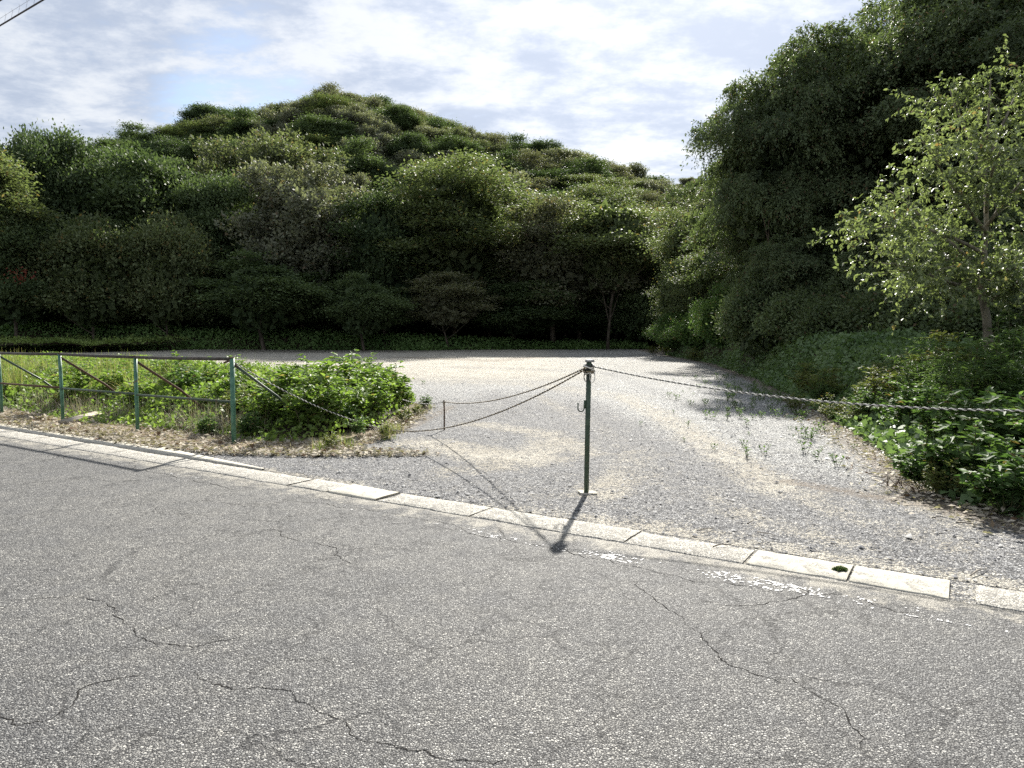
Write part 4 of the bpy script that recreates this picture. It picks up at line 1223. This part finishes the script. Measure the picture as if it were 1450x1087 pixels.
def build_weeds(ih, inside, eh):
    r = random.Random(14)
    A = Plant(81, 'weed', .55, .30, 12, .10, 14, ratio=.50)
    B = Plant(82, 'weed', .70, .28, 9, .12, 15, ratio=.42)
    C = Plant(83, 'weed_dark', .50, .34, 13, .085, 14, ratio=.62)
    D = Plant(84, 'weed_olive', .45, .30, 11, .075, 14, ratio=.5)
    named = [(B, 490, 515, 506, 13.0, 1.6, 'tallest leafy weed, rising above the patch with sky-lit broad leaves'),
             (B, 545, 535, 540, 12.3, 1.25, 'leafy weed at the right shoulder of the patch behind the fence'),
             (A, 572, 590, 560, 13.2, .8, 'weed at the right tip of the patch, beside the lot'),
             (A, 380, 540, 512, 12.3, 1.0, 'bushy weed just right of the last fence post, by the brace'),
             (C, 350, 600, 0, 9.9, .8, 'broad-leaved weed at the foot of the last fence post'),
             (C, 290, 600, 0, 10.1, .7, 'low broad-leaved weed between the last two fence posts'),
             (D, 470, 636, 0, 9.0, .55, 'small yellowish weed at the edge of the asphalt entrance'),
             (D, 548, 625, 0, 9.9, .6, 'small weed around the rope anchor'),
             (A, 440, 560, 0, 11.6, 1.35, 'leafy weed left of the tallest one in the patch'),
             (D, 592, 592, 0, 12.6, .55, 'lowest small weed at the very tip of the patch, before the stake'),
             (C, 600, 575, 0, 13.8, .6, 'low dark weed at the back of the patch tip'),
             (D, 575, 600, 0, 11.6, .7, 'small yellowish weed between the rope anchor and the patch tip'),
             (C, 510, 620, 0, 9.9, .65, 'low broad weed left of the rope anchor'),
             (A, 515, 590, 0, 11.0, 1.2, 'bright leafy weed just behind the hanging white rope')]
    for pl, u, v, _, Y, sc, lab in named:
        x = (u - CX) / F * Y
        z = float(ih(np.array([x]), np.array([Y]))[0]) * .35
        pl.put('leafy_weed', x, Y, max(0, z), sc, r.uniform(0, 6.28), lab)
    n = 0
    while n < 210:
        s = -6.8 - 15 * r.random() ** 1.3; t = r.uniform(6.5, 12.8); x, y = st(s, t)
        if not inside(np.array([x + .22]), np.array([y - .1]))[0]: continue
        h = float(ih(np.array([x]), np.array([y]))[0])
        pl = r.choice([A, A, B, C, D] if s > -13 else [A, C, D, D, B]); sc = r.choice([r.uniform(.6, 1.1), r.uniform(.9, 1.6)]) * (1.0 if s > -14 else .85)
        pl.put('leafy_weed', x, y, h * .4, sc, r.uniform(0, 6.28), '%s weed %s, %s' % (
            {id(A): 'bushy bright', id(B): 'tall long-leaved', id(C): 'broad-leaved darker', id(D): 'small yellowish'}[id(pl)],
            'in the tip of the patch beside the lot entrance' if s > -8.06 else 'behind the fence bay nearest the entrance' if s > -10.32 else 'behind the second bay from the entrance' if s > -12.5 else
            'behind the third bay from the entrance' if s > -14.7 else 'beyond the third fence bay', 'near the rails' if t < 8 else 'midway back' if t < 10 else 'at the back'), 'plant', 'leafy weeds in the patch behind the fence')
        n += 1

    # right-hand foreground bushes
    big = Plant(91, 'weed_dark', .62, .40, 19, .10, 18, ratio=.66)
    fern = Plant(92, 'fern', .95, .50, 26, .095, 34, ratio=.20)
    yel = Plant(93, 'weed_olive', .85, .48, 20, .105, 18, ratio=.42)
    low = Plant(94, 'weed_olive', .45, .40, 20, .065, 16, ratio=.5)
    mid = Plant(95, 'weed_dark', .80, .5, 20, .10, 18, ratio=.6)
    rb = [(big, 1440, 722, 5.75, .95, 'broad-leaved plant cut by the right edge, at the corner of the gravel'),
          (big, 1385, 700, 6.5, 1.15, 'broad-leaved plant with big flat leaves behind the corner one'),
          (big, 1450, 690, 6.9, 1.35, 'big-leaved plant in front of the feathery bushes at the right edge'),
          (big, 1320, 690, 6.65, .75, 'leafy plant nearest the gravel, left of the big-leaved ones'),
          (big, 1300, 672, 7.3, .6, 'small leafy plant at the tip of the right-hand thicket'),
          (low, 1350, 705, 6.35, .8, 'low pale plant on bare stems at the edge of the gravel'),
          (big, 1400, 640, 7.9, 1.3, 'big-leaved plant right below the hanging rope'),
          (mid, 1335, 640, 8.6, 1.0, 'rounded dark bush left of the big-leaved plants'),
          (mid, 1280, 615, 10.0, .95, 'dark bush at the foot of the yellowish shrub'),
          (mid, 1235, 600, 11.2, .75, 'low dark bush beside the white gravel'),
          (fern, 1370, 560, 9.2, 1.25, 'feathery dark green bush behind the rope at the right'),
          (fern, 1440, 550, 8.9, 1.4, 'tall feathery bush at the right edge behind the rope'),
          (fern, 1320, 540, 10.5, 1.2, 'feathery bush left of the two behind the rope'),
          (fern, 1425, 500, 11.0, 1.55, 'feathery bush around the foot of the light tree'),
          (yel, 1290, 540, 10.9, 1.15, 'yellow-green shrub above the rope, right of centre'),
          (yel, 1235, 555, 11.8, 1.0, 'yellow-green shrub with a long shoot, leftmost above the rope'),
          (yel, 1345, 500, 11.3, 1.35, 'pale-topped shrub with light leaves before the light tree'),
          (low, 1180, 598, 12.0, 1.0, 'low olive shrub under the rope beside the white gravel'),
          (low, 1130, 590, 13.2, .8, 'smallest olive shrub under the rope, farthest left'),
          (low, 1215, 610, 11.2, .95, 'low olive shrub between the small one and the dark bush'),
          (yel, 1180, 545, 14.0, .9, 'yellowish shrub in front of the creeper bank')]
    for pl, u, v, Y, sc, lab in rb:
        x = (u - CX) / F * Y
        z = float(eh(np.array([x]), np.array([Y]))[0]) * .45
        pl.put('bush', x, Y, max(0, z), sc, r.uniform(0, 6.28), lab, 'bush')
    n = 0
    while n < 46:
        y = r.uniform(5.2, 17); x = float(edge_right(y)) + r.uniform(.25, 2.8)
        z = float(eh(np.array([x]), np.array([y]))[0])
        pl = r.choice([big, mid, fern, mid, low]) if y < 9 else r.choice([fern, mid, yel, low])
        pl.put('bush', x, y, z * .5, r.uniform(.5, .95), r.uniform(0, 6.28), '%s bush in the right-hand undergrowth, %s' % (
            {id(big): 'big-leaved', id(mid): 'rounded dark', id(fern): 'feathery', id(low): 'low olive', id(yel): 'yellow-green'}[id(pl)],
            'at the corner beside the road' if y < 7 else 'below the hanging rope' if y < 9.5 else 'just above the rope line' if y < 13 else 'before the creeper bank'), 'bush', 'undergrowth bushes at the right of the lot')
        n += 1
    # bright leafy bushes at the bend
    for u, Y, sc, lab in ((945, 46, 2.0, 'yellowish weed clump at the bend of the lot'), (925, 47, 1.4, 'leftmost low yellowish clump on the gravel at the bend'),
                          (985, 36, 1.6, 'small yellow clump under the bright bush at the bend')):
        low.put('weed_clump', (u - CX) / F * Y, Y, 0, sc, 1.0, lab)
    # seedlings growing out of the gravel
    sd = Plant(96, 'weed_dark', .16, .07, 3, .05, 7, ratio=.45, style='simple')
    n = 0
    while n < 260:
        y = r.uniform(8, 24) if n < 120 else r.uniform(12, 20); x = float(edge_right(y)) - abs(r.gauss(0, 1.0)) - .1
        if x < 1.5: continue
        sd.put('seedling', x, y, 0, r.uniform(.5, 1.5), r.uniform(0, 6.28), 'green seedling on pale gravel, %s, %s' % (
            'this side of the rope line' if y < 10.5 else 'just past the rope line' if y < 13.5 else 'toward the creeper bank' if y < 18 else 'far back along the lot',
            'at the thicket edge' if x > float(edge_right(y)) - .5 else 'near the thicket' if x > float(edge_right(y)) - 1.2 else 'well out on the gravel'), 'seedling', 'seedlings on the pale gravel')
        n += 1
    for u, v, lab in ((1186, 660, 'single seedling standing alone on the white gravel'), (945, 500, 'dark seedling far out on the gravel near the bend'), (600, 545, 'weed sprig at the back of the left patch')):
        x, y = at(u, v); sd.put('seedling', x, y, 0, 1.3, 1, lab, 'seedling')


def blades(name, label, base, H_, r, mat, lean=.35, w=.006, seg=3, kind='stuff', curl=.5):
    n = len(base); a = r.uniform(0, 6.28, n); l = np.abs(r.normal(size=n)) * lean
    dr = np.stack([np.cos(a), np.sin(a), np.zeros(n)], 1)
    sd = np.stack([-np.sin(a), np.cos(a), np.zeros(n)], 1)
    Vs = []
    for k in range(seg + 1):
        f = k / seg
        c = base + np.array([0, 0, 1.0]) * (H_ * (f - curl * l * f * f))[:, None] + dr * (H_ * l * f ** 1.6)[:, None]
        ww = w * (1 - f * .9)
        Vs += [c + sd * ww, c - sd * ww]
    V = np.stack(Vs, 1).reshape(-1, 3); m_ = 2 * (seg + 1)
    q = np.array([[2 * k, 2 * k + 1, 2 * k + 3, 2 * k + 2] for k in range(seg)])
    Q = (np.arange(n)[:, None, None] * m_ + q[None]).reshape(-1, 4)
    o = link(name, np_mesh(name, V, Q, face_attrs={'tint': np.repeat(r.random(n), seg)}), LM[mat])
    return tag(o, label, kind=kind)


def build_grass(ih, inside):
    r = np.random.default_rng(33)
    # tall grass, far left behind the fence
    c = []
    while len(c) < 60:
        s = r.uniform(-30, -11.2); t = r.uniform(6.4, 10)
        if r.random() < np.interp(s, [-30, -12.5, -11], [1, .9, .15]): c.append((s, t))
    B = []
    for s, t in c:
        k = 240; x, y = st(s, t)
        B.append(np.stack([x + r.normal(size=k) * .16, y + r.normal(size=k) * .16, np.zeros(k)], 1))
    B = np.concatenate(B)
    blades('tall_grass', 'tall pale green grass behind the fence at the far left', B, r.uniform(.45, 1.15, len(B)), r, 'grass', .85, .008)
    # brown dry stems hanging under the middle rail
    B = []
    for s, t in [(-10.1, 6.45), (-9.7, 6.5), (-9.3, 6.4), (-8.9, 6.45), (-11.8, 6.6), (-13.5, 6.4), (-12.9, 6.5), (-14.2, 6.5), (-15, 6.6), (-9.5, 6.8), (-8.6, 6.6)]:
        k = 210; x, y = st(s, t); B.append(np.stack([x + r.normal(size=k) * .17, y + r.normal(size=k) * .14, np.zeros(k)], 1))
    B = np.concatenate(B)
    blades('dry_grass', 'dead brown grass stems hanging under the lower fence rail', B, r.uniform(.2, .62, len(B)), r, 'straw', .9, .0035, curl=.7)
    # lying straw and leaf litter
    n = 60000
    S = r.uniform(-24, -4.6, n); T = r.uniform(5.12, 6.7, n) + r.normal(size=n) * .08
    lim = np.interp(S, [-26, -8.5, -7.4, -6.3, -5.4, -4.6], [6.7, 6.7, 6.6, 6.6, 7.2, 8.0]); lo = np.interp(S, [-26, -9, -7.6, -6.6, -5.5, -4.6], [5.12, 5.12, 5.3, 5.75, 6.5, 7.6])
    k = (T < lim) & (T > lo); S, T = S[k], T[k]
    # along the bottom edge of the patch's right side
    n2 = 6000; q = r.random(n2); T2 = 6.3 + q * 5.0; S2 = np.interp(T2, [6.3, 7.0, 8.0, 9.3, 10.4, 11.4], [-7.4, -6.95, -7.4, -8.1, -8.8, -9.6]) + .08 + r.normal(size=n2) * .13
    S = np.concatenate([S, S2]); T = np.concatenate([T, T2]); n = len(S)
    X = KD[0] * S + KN[0] * T; Y = KD[1] * S + KN[1] * T
    P = np.stack([X, Y, .012 + np.abs(r.normal(size=n)) * .022], 1)
    D = norm(r.normal(size=(n, 3)) * np.array([1, 1, .22])); N = norm(np.array([0, 0, 1.0]) + r.normal(size=(n, 3)) * .4)
    L = r.uniform(.03, .17, n); Wd = np.where(r.random(n) < .3, L * .4, .007)
    L = np.where(Wd > .01, L * .6, L)
    V, Q, T_ = leaf_arrays(P, D, N, L, Wd, False, r.random(n))
    o = link('dry_litter', np_mesh('dry_litter', V, Q, face_attrs={'tint': T_}), LM['straw']); tag(o, 'dry straw and dead leaves on the ground below the fence', kind='stuff')
    # ground under it: thin sheet that feathers out at its rim
    S, T = np.meshgrid(np.arange(-30, -5.6, .06), np.arange(5.15, 13.2, .06))
    lo = np.interp(S, [-30, -9, -7.6, -6.6, -6.0], [5.20, 5.20, 5.28, 5.75, 6.3]) + .05 * fbm(S, S * 0, 3, 5.5)
    lim = np.interp(T, [5.2, 6.3, 7.0, 8.0, 9.3, 10.4, 11.4, 12.4, 13], [-7.2, -6.8, -6.6, -7.1, -7.8, -8.5, -9.3, -10.6, -12.6]) + .10 * fbm(T, S * 0, 3, 5.9) + .05 * fbm(T * 1.0, S, 12, 5.1)
    dd = np.minimum(T - lo, lim - S)
    X = KD[0] * S + KN[0] * T; Y = KD[1] * S + KN[1] * T
    Z = -.012 + .045 * sstep(dd / .5) + .006 * fbm(X, Y, 6, 6.6)
    V = np.stack([X, Y, Z], -1).reshape(-1, 3); nx = S.shape[1]
    i = np.arange(S.shape[0] - 1)[:, None] * nx + np.arange(nx - 1)[None]; Q = np.stack([i, i + 1, i + nx + 1, i + nx], -1).reshape(-1, 4)
    Q = Q[(dd.ravel()[Q] > -.1).all(1)]
    o = link('verge_soil', np_mesh('verge_soil', V, Q, smooth=True), M['litter']); tag(o, 'dusty brown verge soil under the fence', kind='structure')
    # litter along the right-hand thicket
    n = 5500; Y = 4.2 + r.random(n) ** 1.3 * 9; X = edge_right(Y) + r.normal(size=n) * .28 + .12
    P = np.stack([X, Y, .012 + np.abs(r.normal(size=n)) * .015], 1)
    D = norm(r.normal(size=(n, 3)) * np.array([1, 1, .25])); N = norm(np.array([0, 0, 1.0]) + r.normal(size=(n, 3)) * .45); L = r.uniform(.02, .09, n)
    V, Q, T_ = leaf_arrays(P, D, N, L, np.where(r.random(n) < .5, L * .45, .004), False, r.random(n))
    o = link('leaf_litter', np_mesh('leaf_litter', V, Q, face_attrs={'tint': T_}), LM['straw']); tag(o, 'dead leaves and twigs along the foot of the right-hand thicket', kind='stuff')
    # short yellow grass tufts
    B = []
    for u, v in ((462, 636), (490, 634), (478, 630), (548, 622), (560, 612), (605, 578), (450, 640)):
        k = 60; x, y = at(u, v); B.append(np.stack([x + r.normal(size=k) * .06, y + r.normal(size=k) * .06, np.zeros(k)], 1))
    B = np.concatenate(B)
    blades('short_grass', 'short yellowish grass tufts at the edge of the asphalt entrance', B, r.uniform(.08, .24, len(B)), r, 'grass', .6, .004)


# ------------------------------------------------------------------ fence, post, ropes
def build_fence():
    f = empty('pipe_fence', (*st(-8.06, 5.85), 0)); tag(f, 'low green pipe fence with rusty rails and slanting braces at the left', 'fence')
    ox, oy, _ = f.location
    r = random.Random(2)

    def put(name, pts, rad, mat, seg=10, label=None):
        pts = [np.array(p) - np.array((ox, oy, 0)) for p in pts]
        o = tube_obj(name, pts, rad, mat, f, seg)
        if label: o['label'] = label
        return o
    ss = [-8.06, -10.32, -12.52, -14.72, -16.92, -19.12, -21.32, -23.5]
    hs = [1.17, 1.15, 1.16, 1.14, 1.15, 1.14, 1.15, 1.15]
    for i, (s, h) in enumerate(zip(ss, hs)):
        x, y = st(s, 5.85)
        put('post', [(x, y, -.1), (x, y, h * .5), (x + r.uniform(-.008, .008), y, h - .01)], .030 if i == 0 else .026, M['green_paint'], 12)
        # brace running back into the weeds
        bx, by = st(s + .10, 5.85 + 1.35)
        put('brace', [(x, y, h - .07), ((x + bx) / 2, (y + by) / 2, h * .52), (bx, by, .0)], .019, M['rust' if i in (1, 2) else 'dark_green'], 8)
        put('post_cap', [(x, y, h - .012), (x, y, h + .004)], .034 if i == 0 else .029, M['rust'], 12)
    for i in range(len(ss) - 1):
        a, b = ss[i], ss[i + 1]
        xa, ya = st(a, 5.85); xb, yb = st(b, 5.85)
        put('top_rail', [(xa, ya, hs[i] - .02), ((xa + xb) / 2, (ya + yb) / 2, (hs[i] + hs[i + 1]) / 2 - .025), (xb, yb, hs[i + 1] - .02)], .0235, M['old_rail'], 10)
        m1 = .585
        put('middle_rail', [(xa, ya, m1), (xb, yb, m1 - .01)], .017, M['rust'] if i == 2 else M['dark_green'], 8, 'rusty brown rail' if i == 2 else None)
    x, y = st(-8.06, 5.85)
    put('bracket', [(x - .10, y - .01, 1.10), (x - .02, y, 1.13), (x + .02, y, 1.15)], .014, M['rust'], 6)


def rope(name, label, ctrl, r0=.0075, pitch=.085, mats=('white_strand', 'black_strand'), n=None, sag=0.0, group=None):
    """two twisted strands along a polyline of control points"""
    c = np.array(ctrl, float)
    seg = np.linalg.norm(np.diff(c, axis=0), axis=1); L = seg.sum(); cum = np.concatenate([[0], np.cumsum(seg)])
    n = int(L / (pitch / 8)) + 2
    t = np.linspace(0, L, n)
    # smooth through control points (Catmull-like by cubic blend of the polyline)
    P = np.stack([np.interp(t, cum, c[:, k]) for k in range(3)], 1)
    w = max(1, int(.25 / (L / n))); ker = np.hanning(w * 2 + 3); ker /= ker.sum(); pad = len(ker) // 2
    Pp = np.pad(P, ((pad, pad), (0, 0)), mode='reflect', reflect_type='odd'); P = np.stack([np.convolve(Pp[:, k], ker, 'valid') for k in range(3)], 1)[:n]
    T = norm(np.gradient(P, axis=0)); A = norm(np.cross(T, np.array([0, 0, 1.0]))); B = np.cross(T, A)
    root = empty(name, tuple(c[0])); tag(root, label, 'rope', group)
    for k, mt in enumerate(mats):
        rk = r0 * (1.0 if k == 0 else .72)
        ph = t / pitch * 2 * math.pi + k * math.pi
        q = P + A * (np.cos(ph) * r0 * .85)[:, None] + B * (np.sin(ph) * r0 * .85)[:, None] - c[0]
        tube_obj('strand', q, rk, M[mt], root, 6)
    return root


def parab(a, b, sag, n=14, lo=0.012):
    a, b = np.array(a), np.array(b); t = np.linspace(0, 1, n)[:, None]
    p = a + (b - a) * t; p[:, 2] -= (4 * sag * t * (1 - t))[:, 0]
    p[:, 2] = np.maximum(p[:, 2], lo)
    return p


def build_post():
    x, y = at(830, 698)
    p = empty('barrier_post', (x, y, 0)); tag(p, 'single dark green pipe post holding the ropes at the middle of the entrance', 'post')
    V, Q, T = join([tube_arrays([(0, 0, -.1), (.008, 0, .6), (.018, 0, 1.235)], .0235, 14), tube_arrays([(.018, 0, 1.235), (.018, 0, 1.243)], .021, 14)])
    link('pipe', np_mesh('pipe', V, Q, smooth=True), M['dark_green'], p)
    r = np.random.default_rng(4)
    V, Q, T = box_arrays((.01, 0, .004), .15, .13, .022, .1, .007, r, .006)
    link('footing', np_mesh('footing', V, Q, {'wear': np.full(len(V), .3)}), M['kerb'], p)
    V, Q, T = box_arrays((.024, 0, 1.236), .075, .05, .022, .3, .002, r, .004)
    link('cap', np_mesh('cap', V, Q), M['steel'], p)
    # open hook on the left side
    a = np.linspace(-.2, 3.5, 12)
    hk = [(-.022, -.01, .86), (-.026, -.01, .815)] + [(-.055 + .029 * math.cos(q), -.01, .80 - .034 * math.sin(q)) for q in a] + [(-.083, -.01, .85)]
    tube_obj('hook', hk, .0055, M['dark_green'], p, 8)
    tube_obj('hook_plate', [(-.020, -.008, .795), (-.020, -.008, .875)], .011, M['dark_green'], p, 6)
    # knotted rope turns round the head
    k = empty('rope_knot', (x + .017, y, 1.15)); tag(k, 'tangle of knotted rope wound round the head of the middle post', 'rope')
    for j in range(6):
        n = 26; t = np.linspace(0, 2 * math.pi * 1.25, n)
        rr_ = .031 + .006 * j % .02 + r.uniform(0, .008)
        z0 = r.uniform(-.035, .055); tl = r.uniform(-.5, .5)
        q = np.stack([rr_ * np.cos(t), rr_ * np.sin(t), z0 + tl * rr_ * np.cos(t + j) + .012 * t / 6], 1)
        tube_obj('rope_turn', q, .0068, M[('white_strand', 'black_strand', 'dirty_strand')[j % 3]], k, 6)
    for cx_, s in ((.028, .042), (-.03, .034)):
        t = np.linspace(0, 2 * math.pi, 20)
        q = np.stack([cx_ + s * .55 * np.cos(t), -.035 + .01 * np.sin(2 * t), -.055 + s * 1.35 * np.sin(t)], 1)
        tube_obj('loop', q, .0045, M['white_strand' if cx_ > 0 else 'black_strand'], k, 6)
    top = (x + .017, y, 1.185)
    # long rope to the right, toward the next post beyond the picture
    dx, dy = KD * 5.2
    k_ = np.linspace(0, 5.2, 30); zz = .952 + .235 * ((k_ - 2.6) / 2.6) ** 2
    pts = np.stack([x + .04 + KD[0] * k_, y + KD[1] * k_, zz], 1)
    rope('barrier_rope', 'black and white twisted rope hanging to the right of the post', pts, .0050, .055)
    q2 = dup(p); q2.name = 'barrier_post'; q2.location = (x + dx + .05, y + dy, 0); tag(q2, 'dark green post outside the right edge that ends the long rope', 'post')
    # two dark ropes to the left
    pg = at(629, 608); stb = at(543, 617)
    rope('barrier_rope', 'upper of the two dark ropes running left from the post to the thin stake', parab((x - .02, y, 1.17), (pg[0], pg[1], .43), .13), .0054, .085, ('dirty_strand', 'black_strand'))
    rope('barrier_rope', 'lower of the two dark ropes, sagging to the ground by the weeds', parab((x - .02, y, 1.155), (stb[0], stb[1], .10), .22), .0054, .085, ('dirty_strand', 'black_strand'))
    fx, fy = st(-8.06, 5.85)
    rope('barrier_rope', 'pale twisted rope from the last fence post down to the ground', parab((stb[0], stb[1], .10), (fx + .03, fy, 1.11), .10), .0054, .06)
    rope('barrier_rope', 'short pale rope from the top of the thin stake into the weeds', parab((pg[0], pg[1], .43), (pg[0] - .75, pg[1] + .7, .40), .05), .005, .06)
    s = empty('stake', (pg[0], pg[1], 0)); tag(s, 'thin rusty stake standing on the lot between the dark ropes', 'stake')
    tube_obj('rod', [(0, 0, -.05), (.004, 0, .25), (0, 0, .455)], .0115, M['rust'], s, 8)
    tube_obj('ring', [(.03 * math.cos(q), .0, .43 + .02 * math.sin(q)) for q in np.linspace(0, 6.28, 12)], .006, M['white_strand'], s, 6)
    for dz in (.38, .40, .418):
        tube_obj('rope_turn', [(.015 * math.cos(q), .015 * math.sin(q), dz) for q in np.linspace(0, 6.28, 10)], .005, M['dirty_strand'], s, 5)
    s = empty('anchor_peg', (stb[0], stb[1], 0)); tag(s, 'short peg holding the rope down beside the weeds', 'peg')
    tube_obj('rod', [(0, 0, -.05), (0, 0, .13)], .012, M['rust'], s, 8)
    tube_obj('ring', [(.026 * math.cos(q), 0, .10 + .026 * math.sin(q)) for q in np.linspace(0, 6.28, 12)], .007, M['white_strand'], s, 6)


def build_cables():
    def wire(name, label, p0, p1, rad, mat='cable', sag=.25, cat='cable'):
        return tag(tube_obj(name, parab(p0, p1, sag, 40, -9), rad, M[mat], None, 6), label, cat)
    Y0 = 12.0
    a = up(0, 36, Y0); b = up(62, -1, Y0 * .86)

    def through(pa, ya, pb, yb, ext):
        A = np.array([pa[0], ya, pa[1]]); B = np.array([pb[0], yb, pb[1]]); d = B - A
        return A - d * ext, B + d * ext
    A, B = through(a, Y0, b, Y0 * .86, 9)
    o = wire('overhead_cable', 'thick dark overhead cable crossing the top left corner', A, B, .012, sag=0)
    up_ = np.array([0, 0, .11])
    wire('support_wire', 'thin hanger wire just above the thick overhead cable', A + up_, B + up_, .0018, sag=0)
    root = empty('cable_hangers', tuple((A + B) / 2)); tag(root, 'small hanger loops tying the cable to its wire', 'hangers')
    dd = (B - A) / np.linalg.norm(B - A); L = np.linalg.norm(B - A)
    for k in np.arange(L * .40, L * .62, .42):
        c = A + dd * k - (A + B) / 2
        tube_obj('hanger', [c + np.array([0, 0, -.012]), c + np.array([.01, 0, .05]), c + np.array([.03, 0, .12]), c + np.array([.015, 0, .16])], .0016, M['cable'], root, 5)
    a = up(-4, 3, Y0); b = up(30, -18, Y0 * .86); A, B = through(a, Y0, b, Y0 * .86, 9)
    wire('overhead_cable', 'second cable just entering the very corner of the sky', A, B, .012, sag=0)


def build_small():
    r = np.random.default_rng(17)
    # weathered plank
    x0, y0 = at(92, 603); x1, y1 = at(138, 594)
    L = math.hypot(x1 - x0, y1 - y0) + .1
    V, Q, T = box_arrays((0, 0, 0), L, .16, .045, 0, .006, r, .006)
    o = link('plank', np_mesh('plank', V, Q), M['wood']); o.location = ((x0 + x1) / 2, (y0 + y1) / 2, .085); o.rotation_euler = (.12, -.04, math.atan2(y1 - y0, x1 - x0))
    tag(o, 'weathered grey plank lying in the dry litter below the fence', 'plank')
    # pale rag-like leaf pile near the leftmost posts
    x, y = at(60, 597)
    P = np.stack([x + r.normal(size=40) * .08, y + r.normal(size=40) * .05, .06 + r.random(40) * .03], 1)
    V, Q, T = leaf_arrays(P, rdir(r, 40), norm(rdir(r, 40) * .4 + np.array([0, 0, 1])), .07, .05, True, r.random(40))
    o = link('pale_leaf_pile', np_mesh('pale_leaf_pile', V, Q, face_attrs={'tint': T}), LM['straw']); tag(o, 'little heap of pale dead leaves near the second fence post', 'leaf pile')
    # dark moss cushion on the kerb
    x, y = at(1190, 807, .01)
    root = empty('moss_clump', (x, y, .005)); tag(root, 'small dark clump of moss growing in a joint of the kerb', 'moss')
    n = 900; d = rdir(r, n); d[:, 2] = np.abs(d[:, 2])
    P = d * np.array([.038, .028, .019]) * (r.uniform(.6, 1.05, (n, 1)) * (1 + .25 * np.sin(5 * np.arctan2(d[:, 1:2], d[:, 0:1])))); V, Q, T = leaf_arrays(P, d + r.normal(size=(n, 3)) * .5, rdir(r, n), .013, .006, False, r.random(n) * .3)
    link('tuft', np_mesh('moss_tuft', V, Q, face_attrs={'tint': T}), LM['evergreen'], root)
    P = np.array([(.03, -.03, -.01), (.05, -.045, -.012), (.07, -.07, -.02), (.08, -.10, -.025)])
    tube_obj('runner', P, .004, M['stem'], root, 5)
    # twigs on the gravel
    for i, (u, v, l, a, lab) in enumerate((
            (1000, 752, .16, .4, 'curved pale twig on the gravel near the middle of the kerb'), (1064, 742, .14, .9, 'dark twig on the gravel right of the pale curved one'),
            (1090, 760, .18, -.9, 'thin twig slanting toward the broken kerb block'), (1375, 745, .20, -.8, 'twig on the gravel at the foot of the right-hand thicket'),
            (1335, 725, .18, -.2, 'straight twig left of the thicket foot'), (1020, 775, .12, .3, 'short twig just behind the kerb'),
            (1385, 812, .22, .6, 'forked twig at the right end of the clean kerb blocks'), (1330, 735, .12, .1, 'small pale twig on bare ground by the thicket'))):
        x, y = at(u, v); t = np.linspace(-.5, .5, 7)
        pts = np.stack([t * l * math.cos(a), t * l * math.sin(a) + .03 * (t ** 2) * 4 * r.uniform(-.5, 1), .012 + .006 * np.cos(t * 5)], 1)
        o = tube_obj('twig', pts, np.linspace(.005, .002, 7), M['wood' if i % 2 == 0 else 'bark'], None, 5); o.location = (x, y, .005); tag(o, lab, 'twig')
    # bare stalks at the thicket tip
    root = empty('dead_stalks', (*at(1262, 690), 0)); tag(root, 'reddish dead stalks lying at the tip of the right-hand thicket', 'dead plant')
    for i in range(14):
        a = r.uniform(-2.6, .6); l = r.uniform(.12, .38); e = r.uniform(.02, .16)
        tube_obj('stalk', [(r.normal() * .05, r.normal() * .05, .01), (math.cos(a) * l * .5, math.sin(a) * l * .3, e), (math.cos(a) * l, math.sin(a) * l * .5, e * .6)], [.004, .003, .0015], M['rust' if i % 2 else 'wood'], root, 4)
    # red leaves on a branch at the far left
    x, z = up(30, 390, 50)
    n = 90; P = r.normal(size=(n, 3)) * np.array([.5, .35, .22]); V, Q, T = leaf_arrays(P, rdir(r, n) + np.array([0, 0, -.3]), rdir(r, n), .2, .11, False, r.random(n))
    root = empty('red_leaved_branch', (x, 50, z)); tag(root, 'spray of reddish leaves among the dark trees at the far left', 'branch')
    link('leaves', np_mesh('red_leaves', V, Q, face_attrs={'tint': T}), LM['red'], root); tube_obj('twig', [(-.7, .5, .2), (0, 0, 0), (.4, -.2, -.1)], [.02, .012, .006], M['bark'], root, 5)


build_ground(); build_lot(); build_road(); build_kerb(); build_stones()
KINDS = build_forest()
build_right_mass(KINDS)
build_light_tree()
IH, INSIDE, EH = build_banks()
build_weeds(IH, INSIDE, EH)
build_grass(IH, INSIDE)
build_fence(); build_post(); build_cables(); build_small()
